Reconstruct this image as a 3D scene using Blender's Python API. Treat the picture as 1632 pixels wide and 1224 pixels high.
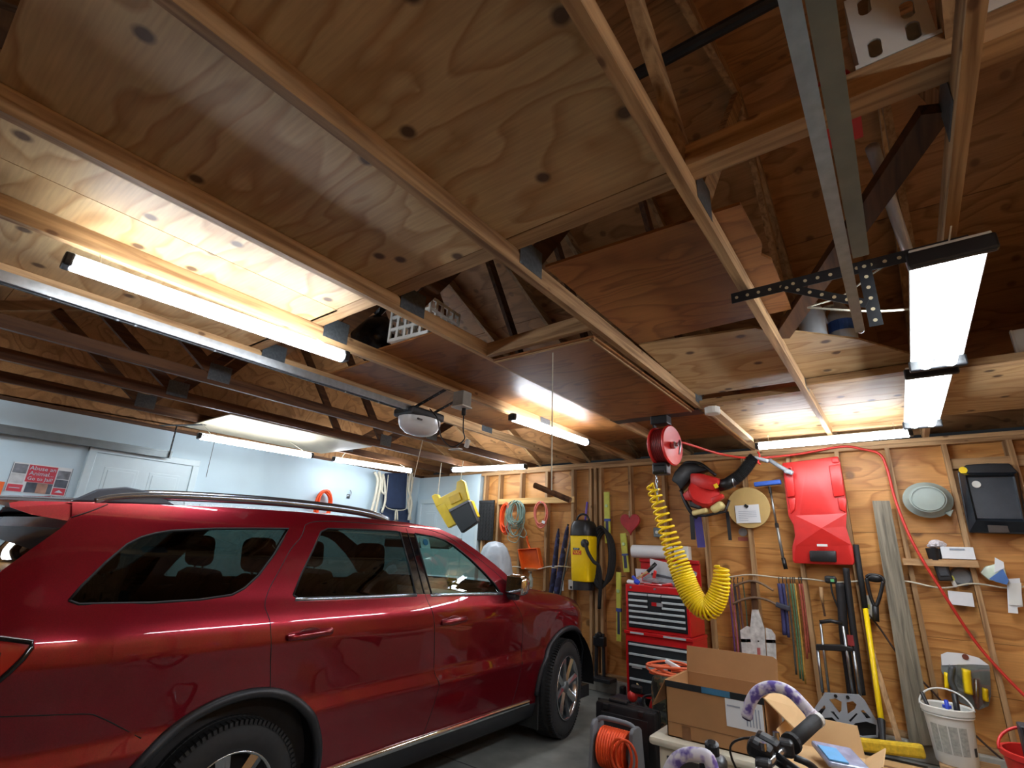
import bpy, bmesh, math, random
from math import sin, cos, pi, radians as RAD, sqrt
from mathutils import Vector, Matrix, Euler
from mathutils.geometry import delaunay_2d_cdt

for _o in list(bpy.data.objects):
    bpy.data.objects.remove(_o, do_unlink=True)
SC = bpy.context.scene
COL = SC.collection
random.seed(7)

# ------------------------------------------------------------------ camera
CAM_H, FOC = 1.5, 796.04
YAW, PITCH, ROLL = -0.65741, 0.324741, -0.0447473
_fw = Vector((sin(YAW)*cos(PITCH), cos(YAW)*cos(PITCH), sin(PITCH)))
_r = Vector((cos(YAW), -sin(YAW), 0)); _d = _fw.cross(_r)
_R = cos(ROLL)*_r + sin(ROLL)*_d
_D = -sin(ROLL)*_r + cos(ROLL)*_d
cam = bpy.data.cameras.new('camera'); camo = bpy.data.objects.new('camera', cam); COL.objects.link(camo)
cam.sensor_width = 36; cam.sensor_fit = 'HORIZONTAL'; cam.lens = FOC/1632*36
cam.clip_start = 0.02; cam.clip_end = 100
camo.matrix_world = Matrix(((_R.x, -_D.x, -_fw.x, 0), (_R.y, -_D.y, -_fw.y, 0), (_R.z, -_D.z, -_fw.z, CAM_H), (0, 0, 0, 1)))
SC.camera = camo

# ------------------------------------------------------------------ world, exposure
wd = bpy.data.worlds.new('world'); SC.world = wd; wd.use_nodes = True
wd.node_tree.nodes['Background'].inputs[0].default_value = (0.5, 0.55, 0.6, 1)
wd.node_tree.nodes['Background'].inputs[1].default_value = 0.02
SC.view_settings.view_transform = 'Standard'; SC.view_settings.look = 'None'
SC.view_settings.gamma = 1; SC.view_settings.use_curve_mapping = False
SC.view_settings.exposure = 0.12
TUBE_STRENGTH = 44.0            # radiance of every LED tube (they light the whole garage)

# ------------------------------------------------------------------ survey helpers: sight lines to known planes of the room
def ray(px, py):
    return _R*((px-816)/FOC) + _D*((py-612)/FOC) + _fw
def onY(px, py, y):
    d = ray(px, py); return Vector((d.x*y/d.y, y, CAM_H + d.z*y/d.y))
def onZ(px, py, z):
    d = ray(px, py); t = (z-CAM_H)/d.z; return Vector((d.x*t, d.y*t, z))
def onX(px, py, x):
    d = ray(px, py); t = x/d.x; return Vector((x, d.y*t, CAM_H + d.z*t))

# ------------------------------------------------------------------ materials
def lin(c):
    return tuple(((v/255)/12.92 if v/255 <= .04045 else ((v/255+.055)/1.055)**2.4) for v in c) + (1,)
MATS = {}
def _new(name):
    m = bpy.data.materials.new(name); m.use_nodes = True
    nt = m.node_tree; return m, nt, nt.nodes['Principled BSDF']
def N(nt, t, **kw):
    n = nt.nodes.new(t)
    for k, v in kw.items(): setattr(n, k, v)
    return n
def mat(name, rgb, rough=.5, metal=0, coat=0, noise=.12, scale=12, bump=0, emit=0, spec=.5, alpha=1):
    if name in MATS: return MATS[name]
    m, nt, p = _new(name)
    L = nt.links.new
    tc = N(nt, 'ShaderNodeTexCoord'); nz = N(nt, 'ShaderNodeTexNoise')
    nz.inputs['Scale'].default_value = scale; nz.inputs['Detail'].default_value = 4
    L(tc.outputs['Object'], nz.inputs['Vector'])
    rp = N(nt, 'ShaderNodeValToRGB')
    c = lin(rgb)
    rp.color_ramp.elements[0].position = .3; rp.color_ramp.elements[1].position = .7
    rp.color_ramp.elements[0].color = tuple(v*(1-noise) for v in c[:3]) + (1,)
    rp.color_ramp.elements[1].color = tuple(min(1, v*(1+noise)) for v in c[:3]) + (1,)
    L(nz.outputs['Fac'], rp.inputs['Fac']); L(rp.outputs['Color'], p.inputs['Base Color'])
    p.inputs['Roughness'].default_value = rough; p.inputs['Metallic'].default_value = metal
    p.inputs['Coat Weight'].default_value = coat; p.inputs['Coat Roughness'].default_value = .03
    p.inputs['Specular IOR Level'].default_value = spec
    if bump:
        b = N(nt, 'ShaderNodeBump'); b.inputs['Strength'].default_value = bump; b.inputs['Distance'].default_value = .01
        L(nz.outputs['Fac'], b.inputs['Height']); L(b.outputs['Normal'], p.inputs['Normal'])
    if emit:
        p.inputs['Emission Color'].default_value = c; p.inputs['Emission Strength'].default_value = emit
    if alpha < 1: p.inputs['Alpha'].default_value = alpha
    MATS[name] = m; return m
def wood(name, axis, dark, light, rough=.6, stretch=10, scale=3.0, knots=True):
    """sawn lumber: long grain along one local axis, tint differing from piece to piece"""
    if name in MATS: return MATS[name]
    m, nt, p = _new(name); L = nt.links.new
    tc = N(nt, 'ShaderNodeTexCoord'); oi = N(nt, 'ShaderNodeObjectInfo')
    mul = N(nt, 'ShaderNodeMath', operation='MULTIPLY'); mul.inputs[1].default_value = 37
    L(oi.outputs['Random'], mul.inputs[0])
    add = N(nt, 'ShaderNodeVectorMath', operation='ADD'); L(tc.outputs['Object'], add.inputs[0]); L(mul.outputs[0], add.inputs[1])
    mp = N(nt, 'ShaderNodeMapping'); s = [stretch*scale]*3; s['xyz'.index(axis)] = scale*.55
    mp.inputs['Scale'].default_value = s; L(add.outputs[0], mp.inputs['Vector'])
    nz = N(nt, 'ShaderNodeTexNoise'); nz.inputs['Scale'].default_value = 1; nz.inputs['Detail'].default_value = 5; nz.inputs['Distortion'].default_value = .6
    L(mp.outputs[0], nz.inputs['Vector'])
    rp = N(nt, 'ShaderNodeValToRGB'); e = rp.color_ramp.elements
    e[0].position = .32; e[0].color = lin(dark); e[1].position = .62; e[1].color = lin(light)
    L(nz.outputs['Fac'], rp.inputs['Fac'])
    hs = N(nt, 'ShaderNodeHueSaturation')
    mr = N(nt, 'ShaderNodeMapRange'); mr.inputs['To Min'].default_value = .78; mr.inputs['To Max'].default_value = 1.15
    L(oi.outputs['Random'], mr.inputs['Value']); L(mr.outputs[0], hs.inputs['Value']); L(rp.outputs['Color'], hs.inputs['Color'])
    out = hs.outputs['Color']
    if knots:
        mk = N(nt, 'ShaderNodeMapping'); ks = [9]*3; ks['xyz'.index(axis)] = 4.5
        mk.inputs['Scale'].default_value = ks; L(add.outputs[0], mk.inputs['Vector'])
        vo = N(nt, 'ShaderNodeTexVoronoi'); vo.inputs['Scale'].default_value = 1; L(mk.outputs[0], vo.inputs['Vector'])
        kr = N(nt, 'ShaderNodeValToRGB'); k = kr.color_ramp.elements
        k[0].position = .07; k[0].color = (.75,)*3 + (1,); k[1].position = .13; k[1].color = (0, 0, 0, 1)
        L(vo.outputs['Distance'], kr.inputs['Fac'])
        mx = N(nt, 'ShaderNodeMix', data_type='RGBA'); L(kr.outputs['Color'], mx.inputs['Factor'])
        L(out, mx.inputs['A']); mx.inputs['B'].default_value = lin((82, 50, 28)); out = mx.outputs['Result']
    L(out, p.inputs['Base Color']); p.inputs['Roughness'].default_value = rough; p.inputs['Specular IOR Level'].default_value = .3
    b = N(nt, 'ShaderNodeBump'); b.inputs['Strength'].default_value = .25; b.inputs['Distance'].default_value = .004
    L(nz.outputs['Fac'], b.inputs['Height']); L(b.outputs['Normal'], p.inputs['Normal'])
    MATS[name] = m; return m
def plywood(name, axis, dark, light, knot=.88, rough=.45, lines=4.5, flat='z', kscale=3.3, kdrop=.35):
    """rotary-cut veneer: nested cathedral grain lines and dark round knots"""
    if name in MATS: return MATS[name]
    m, nt, p = _new(name); L = nt.links.new
    tc = N(nt, 'ShaderNodeTexCoord'); oi = N(nt, 'ShaderNodeObjectInfo')
    mul = N(nt, 'ShaderNodeMath', operation='MULTIPLY'); mul.inputs[1].default_value = 53
    L(oi.outputs['Random'], mul.inputs[0])
    add = N(nt, 'ShaderNodeVectorMath', operation='ADD'); L(tc.outputs['Object'], add.inputs[0]); L(mul.outputs[0], add.inputs[1])
    mp = N(nt, 'ShaderNodeMapping'); s = [2.6]*3; s['xyz'.index(axis)] = .75
    mp.inputs['Scale'].default_value = s; L(add.outputs[0], mp.inputs['Vector'])
    nz = N(nt, 'ShaderNodeTexNoise'); nz.inputs['Scale'].default_value = 1; nz.inputs['Detail'].default_value = 2.5
    nz.inputs['Roughness'].default_value = .42; nz.inputs['Distortion'].default_value = .5
    L(mp.outputs[0], nz.inputs['Vector'])
    # knots
    vo = N(nt, 'ShaderNodeTexVoronoi'); vo.voronoi_dimensions = '2D'; vo.inputs['Scale'].default_value = kscale
    sx = N(nt, 'ShaderNodeSeparateXYZ'); cx = N(nt, 'ShaderNodeCombineXYZ'); L(add.outputs[0], sx.inputs[0])
    L(sx.outputs['X'], cx.inputs['X']); L(sx.outputs['Y' if flat == 'z' else 'Z'], cx.inputs['Y']); L(cx.outputs[0], vo.inputs['Vector'])
    sr = N(nt, 'ShaderNodeSeparateColor'); L(vo.outputs['Color'], sr.inputs[0])
    ks = N(nt, 'ShaderNodeMath', operation='GREATER_THAN'); ks.inputs[1].default_value = kdrop; L(sr.outputs[0], ks.inputs[0])
    kr = N(nt, 'ShaderNodeMapRange'); kr.inputs['From Min'].default_value = .06; kr.inputs['From Max'].default_value = .115
    kr.inputs['To Min'].default_value = 1; kr.inputs['To Max'].default_value = 0; L(vo.outputs['Distance'], kr.inputs['Value'])
    # grain lines bend round the knots
    ex = N(nt, 'ShaderNodeMath', operation='POWER'); ex.inputs[1].default_value = .5; L(vo.outputs['Distance'], ex.inputs[0])
    k2 = N(nt, 'ShaderNodeMath', operation='MULTIPLY'); k2.inputs[1].default_value = -.10; L(ex.outputs[0], k2.inputs[0])
    sm = N(nt, 'ShaderNodeMath', operation='ADD'); L(nz.outputs['Fac'], sm.inputs[0]); L(k2.outputs[0], sm.inputs[1])
    l1 = N(nt, 'ShaderNodeMath', operation='MULTIPLY'); l1.inputs[1].default_value = lines*2; L(sm.outputs[0], l1.inputs[0])
    fr = N(nt, 'ShaderNodeMath', operation='FRACT'); L(l1.outputs[0], fr.inputs[0])
    rp = N(nt, 'ShaderNodeValToRGB'); e = rp.color_ramp.elements
    e[0].position = 0; e[0].color = lin(light); e[1].position = 1; e[1].color = lin(light)
    a = rp.color_ramp.elements.new(.55); a.color = tuple(.72*u+.28*v for u, v in zip(lin(light), lin(dark)))
    a = rp.color_ramp.elements.new(.86); a.color = lin(dark)
    L(fr.outputs[0], rp.inputs['Fac'])
    fz = N(nt, 'ShaderNodeTexNoise'); fz.inputs['Scale'].default_value = 1; fz.inputs['Detail'].default_value = 6
    m2 = N(nt, 'ShaderNodeMapping'); s2 = [90]*3; s2['xyz'.index(axis)] = 5; m2.inputs['Scale'].default_value = s2
    L(add.outputs[0], m2.inputs['Vector']); L(m2.outputs[0], fz.inputs['Vector'])
    bl = N(nt, 'ShaderNodeTexNoise'); bl.inputs['Scale'].default_value = 1.6; bl.inputs['Detail'].default_value = 3; L(add.outputs[0], bl.inputs['Vector'])
    av = N(nt, 'ShaderNodeMath', operation='ADD'); L(fz.outputs['Fac'], av.inputs[0]); L(bl.outputs['Fac'], av.inputs[1])
    vr = N(nt, 'ShaderNodeMapRange'); vr.inputs['From Min'].default_value = .7; vr.inputs['From Max'].default_value = 1.3
    vr.inputs['To Min'].default_value = .78; vr.inputs['To Max'].default_value = 1.12; L(av.outputs[0], vr.inputs['Value'])
    hs = N(nt, 'ShaderNodeHueSaturation'); L(vr.outputs[0], hs.inputs['Value']); L(rp.outputs['Color'], hs.inputs['Color'])
    mx = N(nt, 'ShaderNodeMix', data_type='RGBA')
    km0 = N(nt, 'ShaderNodeMath', operation='MULTIPLY'); L(kr.outputs[0], km0.inputs[0]); L(ks.outputs[0], km0.inputs[1])
    km = N(nt, 'ShaderNodeMath', operation='MULTIPLY'); km.inputs[1].default_value = knot; L(km0.outputs[0], km.inputs[0]); L(km.outputs[0], mx.inputs['Factor'])
    L(hs.outputs['Color'], mx.inputs['A']); mx.inputs['B'].default_value = lin((62, 38, 26))
    L(mx.outputs['Result'], p.inputs['Base Color']); p.inputs['Roughness'].default_value = rough; p.inputs['Specular IOR Level'].default_value = .35
    MATS[name] = m; return m
def glass(name, tint, gloss=.05):
    if name in MATS: return MATS[name]
    m, nt, p = _new(name); L = nt.links.new
    nt.nodes.remove(p); out = [n for n in nt.nodes if n.type == 'OUTPUT_MATERIAL'][0]
    t = N(nt, 'ShaderNodeBsdfTransparent'); t.inputs[0].default_value = lin(tint)
    g = N(nt, 'ShaderNodeBsdfGlossy'); g.inputs['Roughness'].default_value = .015; g.inputs[0].default_value = (1, 1, 1, 1)
    ge = N(nt, 'ShaderNodeNewGeometry'); dt = N(nt, 'ShaderNodeVectorMath', operation='DOT_PRODUCT'); L(ge.outputs['Normal'], dt.inputs[0]); L(ge.outputs['Incoming'], dt.inputs[1])
    ab = N(nt, 'ShaderNodeMath', operation='ABSOLUTE'); L(dt.outputs['Value'], ab.inputs[0])
    iv = N(nt, 'ShaderNodeMath', operation='SUBTRACT'); iv.inputs[0].default_value = 1; L(ab.outputs[0], iv.inputs[1])
    pw = N(nt, 'ShaderNodeMath', operation='POWER'); L(iv.outputs[0], pw.inputs[0]); pw.inputs[1].default_value = 5
    f = N(nt, 'ShaderNodeMath', operation='MULTIPLY_ADD'); L(pw.outputs[0], f.inputs[0]); f.inputs[1].default_value = .93; f.inputs[2].default_value = .07
    mx = N(nt, 'ShaderNodeMixShader'); L(f.outputs[0], mx.inputs[0]); L(t.outputs[0], mx.inputs[1]); L(g.outputs[0], mx.inputs[2])
    L(mx.outputs[0], out.inputs[0]); MATS[name] = m; return m
def emitter(name, rgb, strength):
    if name in MATS: return MATS[name]
    m, nt, p = _new(name); p.inputs['Base Color'].default_value = (.9, .9, .9, 1)
    p.inputs['Emission Color'].default_value = lin(rgb); p.inputs['Emission Strength'].default_value = strength
    MATS[name] = m; return m

# ------------------------------------------------------------------ mesh building
class MB:
    def __init__(s): s.bm = bmesh.new()
    def _add(s, vs, fs):
        b = [s.bm.verts.new(v) for v in vs]
        for f in fs:
            try: s.bm.faces.new([b[i] for i in f])
            except ValueError: pass
        return b
    def box(s, c, sz, rot=None, bevel=0, seg=2):
        """box by centre and size, optional 3x3 rotation, optional rounded edges"""
        c = Vector(c); t = bmesh.new(); bmesh.ops.create_cube(t, size=1)
        for v in t.verts: v.co = Vector((v.co.x*sz[0], v.co.y*sz[1], v.co.z*sz[2]))
        if bevel:
            bevel = min(bevel, .49*min(sz))
            bmesh.ops.bevel(t, geom=list(t.edges), offset=bevel, segments=seg, profile=.5, affect='EDGES')
        R = rot if rot is not None else Matrix.Identity(3)
        t.verts.index_update()
        s._add([R @ v.co + c for v in t.verts], [[v.index for v in f.verts] for f in t.faces]); t.free(); return s
    def slab(s, a, b, bevel=0):
        """box from corner to corner"""
        a, b = Vector(a), Vector(b); return s.box((a+b)/2, [abs(b[i]-a[i]) for i in range(3)], bevel=bevel)
    def beam(s, a, b, w, h, up=(0, 0, 1), bevel=0):
        """board from point to point, w across, h along up"""
        a, b = Vector(a), Vector(b); d = (b-a); L = d.length; d.normalize(); up = Vector(up)
        x = d.cross(up); x.normalize(); u = x.cross(d)
        R = Matrix((x, d, u)).transposed(); return s.box((a+b)/2, (w, L, h), rot=R, bevel=bevel)
    def tube(s, pts, r, n=8, closed=False, radii=None, flat=1, up=None):
        pts = [Vector(p) for p in pts]; P = len(pts); rings = []
        tang = []
        for i in range(P):
            a = pts[i-1] if (i or closed) else pts[i]; b = pts[(i+1) % P] if (i < P-1 or closed) else pts[i]
            t = b-a; t = t.normalized() if t.length > 1e-9 else Vector((0, 0, 1)); tang.append(t)
        u = Vector(up) if up else (Vector((0, 0, 1)) if abs(tang[0].z) < .9 else Vector((1, 0, 0)))
        vs = []
        for i in range(P):
            t = tang[i]; u = (u - t*u.dot(t))
            u = u.normalized() if u.length > 1e-6 else t.orthogonal().normalized()
            w = t.cross(u); rr = radii[i] if radii else r
            for k in range(n):
                a = 2*pi*k/n; vs.append(pts[i] + u*cos(a)*rr*flat + w*sin(a)*rr)
        fs = []
        for i in range(P if closed else P-1):
            j = (i+1) % P
            for k in range(n): fs.append((i*n+k, i*n+(k+1) % n, j*n+(k+1) % n, j*n+k))
        if not closed: fs += [tuple(range(n))[::-1], tuple(range((P-1)*n, P*n))]
        s._add(vs, fs); return s
    def lathe(s, prof, o=(0, 0, 0), axis=(0, 0, 1), n=24, cap=True, up=None, sx=1, sy=1):
        """profile (radius, height) turned round an axis"""
        o = Vector(o); a = Vector(axis).normalized()
        u = (Vector(up) - a*Vector(up).dot(a)).normalized() if up else a.orthogonal().normalized()
        w = a.cross(u); vs = []
        for (r, h) in prof:
            for k in range(n):
                t = 2*pi*k/n; vs.append(o + a*h + u*cos(t)*r*sx + w*sin(t)*r*sy)
        fs = []
        for i in range(len(prof)-1):
            for k in range(n): fs.append((i*n+k, i*n+(k+1) % n, (i+1)*n+(k+1) % n, (i+1)*n+k))
        if cap: fs += [tuple(range(n))[::-1], tuple(range((len(prof)-1)*n, len(prof)*n))]
        s._add(vs, fs); return s
    def prism(s, poly, depth, bevel=0, holes=()):
        """outline of 3D points pushed along a depth vector, with optional holes"""
        poly = [Vector(p) for p in poly]; d = Vector(depth)
        if holes:
            return s._holed(poly, [[Vector(p) for p in h] for h in holes], d)
        t = bmesh.new(); b = [t.verts.new(p) for p in poly]; f = t.faces.new(b)
        r = bmesh.ops.extrude_face_region(t, geom=[f])
        vs = [g for g in r['geom'] if isinstance(g, bmesh.types.BMVert)]
        for v in vs: v.co += d
        bmesh.ops.recalc_face_normals(t, faces=list(t.faces))
        if bevel: bmesh.ops.bevel(t, geom=[e for e in t.edges], offset=bevel, segments=2, profile=.5, affect='EDGES')
        t.verts.index_update()
        s._add([v.co.copy() for v in t.verts], [[v.index for v in f.verts] for f in t.faces]); t.free(); return s
    def _holed(s, poly, holes, d):
        n = d.normalized(); u = n.orthogonal().normalized(); w = n.cross(u); o = poly[0]
        P2 = []; E = []
        for loop in [poly]+holes:
            b = len(P2); P2 += [((p-o).dot(u), (p-o).dot(w)) for p in loop]; k = len(loop)
            E += [(b+i, b+(i+1) % k) for i in range(k)]
        v, e, f, *_ = delaunay_2d_cdt([Vector(p) for p in P2], E, [], 0, 1e-6)
        loops = [[((p-o).dot(u), (p-o).dot(w)) for p in L] for L in [poly]+holes]
        keep = []
        for t in f:
            c = sum((v[i] for i in t), Vector((0, 0)))/len(t)
            if inside(c, loops[0]) and not any(inside(c, h) for h in loops[1:]): keep.append(t)
        pts = [o + u*p.x + w*p.y for p in v]; m = len(pts)
        fs = [tuple(t) for t in keep] + [tuple(i+m for i in reversed(t)) for t in keep]
        cnt = {}
        for t in keep:
            for a, b in zip(t, list(t[1:])+[t[0]]): cnt[(a, b)] = 1
        for (a, b) in cnt:
            if (b, a) not in cnt: fs.append((b, a, a+m, b+m))
        s._add(pts+[p+d for p in pts], fs); return s
    def grid(s, rows):
        n = len(rows[0]); vs = [Vector(p) for r in rows for p in r]
        s._add(vs, [(i*n+j, i*n+j+1, (i+1)*n+j+1, (i+1)*n+j) for i in range(len(rows)-1) for j in range(n-1)]); return s
    def ball(s, c, r, sc=(1, 1, 1), n=12, jit=0):
        t = bmesh.new(); bmesh.ops.create_uvsphere(t, u_segments=n, v_segments=max(6, n*2//3), radius=1)
        t.verts.index_update(); c = Vector(c)
        s._add([c + Vector((v.co.x*sc[0], v.co.y*sc[1], v.co.z*sc[2]))*(r*(1+random.uniform(-jit, jit))) for v in t.verts],
               [[v.index for v in f.verts] for f in t.faces]); t.free(); return s
    def done(s, name, m, parent=None, loc=None, smooth=False, label=None, fixn=True):
        if fixn: bmesh.ops.recalc_face_normals(s.bm, faces=list(s.bm.faces))
        off = Vector(loc) if loc is not None else (Vector(parent.get('_o', (0, 0, 0))) if parent else Vector((0, 0, 0)))
        for v in s.bm.verts: v.co -= off
        me = bpy.data.meshes.new(name); s.bm.to_mesh(me); s.bm.free()
        me.materials.append(m if not isinstance(m, str) else MATS[m])
        if smooth:
            for p in me.polygons: p.use_smooth = True
            if smooth == 'auto':
                try: me.set_sharp_from_angle(angle=RAD(38))
                except Exception: pass
        o = bpy.data.objects.new(name, me); COL.objects.link(o)
        if parent:
            o.parent = parent
            if '_o' in parent: o['_o'] = list(off)
        elif loc is not None: o.location = loc
        if parent is None: o['_o'] = list(off)
        if label: o['label'] = label
        return o
def inside(p, poly):
    x, y = p[0], p[1]; c = False; j = len(poly)-1
    for i in range(len(poly)):
        xi, yi = poly[i][0], poly[i][1]; xj, yj = poly[j][0], poly[j][1]
        if (yi > y) != (yj > y) and x < (xj-xi)*(y-yi)/(yj-yi)+xi: c = not c
        j = i
    return c
def tag(o, label, cat, group=None):
    o['label'] = label; o['category'] = cat
    if group: o['group'] = group
    return o
def struct(o): o['kind'] = 'structure'; return o
def thing(name, loc, label, cat, group=None):
    e = bpy.data.objects.new(name, None); COL.objects.link(e); e.location = loc; e.empty_display_size = .1
    e['_o'] = list(loc); return tag(e, label, cat, group)
def one(name, mb, m, loc, label, cat, group=None, smooth=False):
    return tag(mb.done(name, m, loc=loc, smooth=smooth), label, cat, group)
def arc(c, r, a0, a1, n, u, v):
    c, u, v = Vector(c), Vector(u), Vector(v)
    return [c + u*r*cos(a0+(a1-a0)*i/n) + v*r*sin(a0+(a1-a0)*i/n) for i in range(n+1)]
def spline(P, n=8):
    """Catmull-Rom through points"""
    P = [Vector(p) for p in P]; Q = [2*P[0]-P[1]] + P + [2*P[-1]-P[-2]]; out = []
    for i in range(1, len(Q)-2):
        a, b, c, d = Q[i-1:i+3]
        for k in range(n):
            t = k/n
            out.append(.5*((2*b)+(c-a)*t+(2*a-5*b+4*c-d)*t*t+(3*b-a-3*c+d)*t**3))
    out.append(P[-1]); return out
def text(s, name, m, c, right, up, size, parent, depth=.001, align='CENTER'):
    """lettering as thin raised mesh"""
    cu = bpy.data.curves.new(name, 'FONT'); cu.body = s; cu.size = size; cu.align_x = align; cu.align_y = 'CENTER'; cu.extrude = depth; cu.resolution_u = 2
    t = bpy.data.objects.new(name, cu); COL.objects.link(t)
    bpy.context.view_layer.update()
    me = bpy.data.meshes.new_from_object(t.evaluated_get(bpy.context.evaluated_depsgraph_get()))
    bpy.data.objects.remove(t, do_unlink=True)
    r = Vector(right).normalized(); u = Vector(up).normalized(); nn = r.cross(u)
    off = Vector(parent.get('_o', (0, 0, 0))) if parent else Vector((0, 0, 0))
    for v in me.vertices: v.co = Vector(c) - off + r*v.co.x + u*v.co.y + nn*v.co.z
    me.materials.clear(); me.materials.append(m)
    o = bpy.data.objects.new(name, me); COL.objects.link(o); o['kind'] = 'stuff'
    if parent: o.parent = parent; o['_o'] = list(off)
    return o

# ------------------------------------------------------------------ shared materials
LUM = dict(dark=(132, 98, 64), light=(190, 154, 110))
lumx = wood('lumber along x', 'x', **LUM); lumy = wood('lumber along y', 'y', **LUM); lumz = wood('lumber along z', 'z', **LUM)
dlumz = wood('dark brown lumber', 'z', (66, 42, 26), (104, 70, 42)); dlumy = wood('dark brown lumber y', 'y', (66, 42, 26), (104, 70, 42))
plyx = plywood('plywood', 'x', (168, 130, 84), (196, 166, 122), rough=.55)
plyroof = plywood('roof sheathing', 'x', (150, 106, 66), (186, 138, 90), knot=.5)
plywall = plywood('wall sheathing', 'x', (168, 110, 54), (204, 148, 82), flat='y', knot=.6, kscale=2.2, kdrop=.6)
plydark = plywood('reddish plywood', 'x', (118, 72, 34), (150, 98, 52), knot=.2, lines=5)
whitep = mat('white wall paint', (198, 220, 230), .6, noise=.03, scale=3)
doorw = mat('white door enamel', (204, 222, 228), .35, noise=.02)
concrete = mat('concrete', (112, 114, 108), .75, noise=.22, scale=5, bump=.2)
steel = mat('galvanised steel', (170, 176, 180), .35, 1, noise=.12, scale=30)
steeld = mat('dull grey steel', (120, 128, 130), .5, .8, noise=.1)
blackm = mat('black painted steel', (34, 36, 38), .45, noise=.1)
blackp = mat('black plastic', (26, 27, 29), .4, noise=.1)
rubber = mat('black rubber', (30, 31, 32), .75, noise=.15, scale=40)
whitepl = mat('white plastic', (222, 224, 218), .4, noise=.03)
redp = mat('red plastic', (206, 40, 36), .4, noise=.05)
redm = mat('red enamel', (190, 22, 26), .3, coat=.4, noise=.05)
yellowp = mat('yellow plastic', (250, 214, 12), .4, noise=.04)
orangep = mat('orange plastic', (238, 104, 30), .45, noise=.05)
cardb = mat('cardboard', (164, 120, 76), .8, noise=.06, scale=6)
cardin = mat('cardboard inner', (206, 170, 122), .8, noise=.05, scale=6)
paper = mat('white paper', (226, 230, 232), .7, noise=.02)
chrome = mat('chrome', (225, 228, 230), .08, 1, noise=.02)
rope = mat('white rope', (214, 208, 186), .8, noise=.1, scale=80)
tubeglow = emitter('led tube', (236, 244, 255), TUBE_STRENGTH)
gusset = mat('truss plate', (104, 112, 116), .45, .7, noise=.2, scale=60)

# ================================================================== SETTING
XL, XR, YB, YF = -6.6, 1.65, 6.14, -0.95      # inner faces: left wall, right wall, back sheathing, front door
ZJ = 2.70                                     # underside of the truss chords
YS = 6.05                                     # face of the back wall studs
JX = [1.08, .32, -.415, -1.20, -2.0, -2.72, -3.48, -4.34, -5.18, -5.98]

def slabobj(name, a, b, m, parent=None, bevel=0, label=None):
    c = (Vector(a)+Vector(b))/2
    o = MB().slab(Vector(a)-c, Vector(b)-c, bevel=bevel).done(name, m, loc=(0, 0, 0))
    o.location = c - (Vector(parent['_o']) if parent and '_o' in parent else Vector((0, 0, 0)))
    if parent: o.parent = parent
    o['_o'] = list(c)
    if label: o['label'] = label
    return o
def beamobj(name, a, b, w, h, m, parent=None, up=(0, 0, 1)):
    a, b = Vector(a), Vector(b); c = (a+b)/2
    o = MB().beam(a-c, b-c, w, h, up).done(name, m, loc=(0, 0, 0)); o.location = c - (Vector(parent['_o']) if parent and '_o' in parent else Vector((0, 0, 0)))
    if parent: o.parent = parent
    o['_o'] = list(c); return o

fl = struct(MB().slab((XL-.2, YF-.2, -.15), (XR+.2, YB+.2, 0)).done('floor', concrete, loc=(0, 0, 0)))
MB().slab((-5.2, 3.35, 0), (-1.9, 3.362, .001)).done('control_joint', mat('joint line', (60, 60, 58), .9), fl)

# ---- back wall: studs, plates, sheathing
wb = struct(MB().slab((XL-.2, YB+.012, -.05), (XR+.2, YB+.09, 2.72)).done('wall_back', mat('outer siding', (120, 90, 60), .8), loc=(0, 0, 0)))
rows = [.14, .74, 1.16, 1.66, 2.06, 2.24, 2.70]
rj = random.Random(3)
cuts = [-5.2, -3.99, -3.12, -2.26, -1.33, -.42, .43, XR]
for i in range(len(cuts)-1):
    zs = [.14] + [z + rj.choice([0, 0, .0]) for z in ([.74, 1.18, 1.66, 2.07] if cuts[i] < -.5 else [.55, .95, 1.36, 1.83, 2.23])] + [2.70]
    for j in range(len(zs)-1):
        slabobj('sheathing_board', (cuts[i]+.001, YB, zs[j]+.0015), (cuts[i+1]-.001, YB+.012, zs[j+1]-.0015), plywall, wb)
studs = [-5.12, -4.83, -4.42, -3.97, -3.54, -3.27, -3.195, -3.12, -2.70, -2.26, -1.80, -1.33, -.87, -.42, 0, .43, .87, 1.3]
for x in studs:
    slabobj('stud', (x-.019, YS, .18), (x+.019, YB, 2.622), lumz, wb)
slabobj('bottom_plate', (-5.14, YS, .14), (XR, YB, .18), lumx, wb)
slabobj('top_plate', (-5.2, YS, 2.622), (-3.23, YB, 2.66), lumx, wb)
slabobj('top_plate', (-3.23, YS, 2.622), (XR, YB, 2.66), lumx, wb)
slabobj('top_plate', (-5.9, YS, 2.662), (-2.0, YB, 2.70), lumx, wb)
slabobj('top_plate', (-2.0, YS, 2.662), (XR, YB, 2.70), lumx, wb)
slabobj('blocking', (.45, YS+.02, 2.395), (1.28, YS+.058, 2.485), lumx, wb)
slabobj('cripple_stud', (.83, YS+.02, 2.487), (.868, YB, 2.62), lumz, wb)
struct(MB().slab((-5.2, YS-.06, 0), (XR, YB, .14), bevel=.01).done('baseboard_back', mat('curb concrete', (150, 148, 138), .85, noise=.15, bump=.2), loc=(0, 0, 0)))
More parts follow.
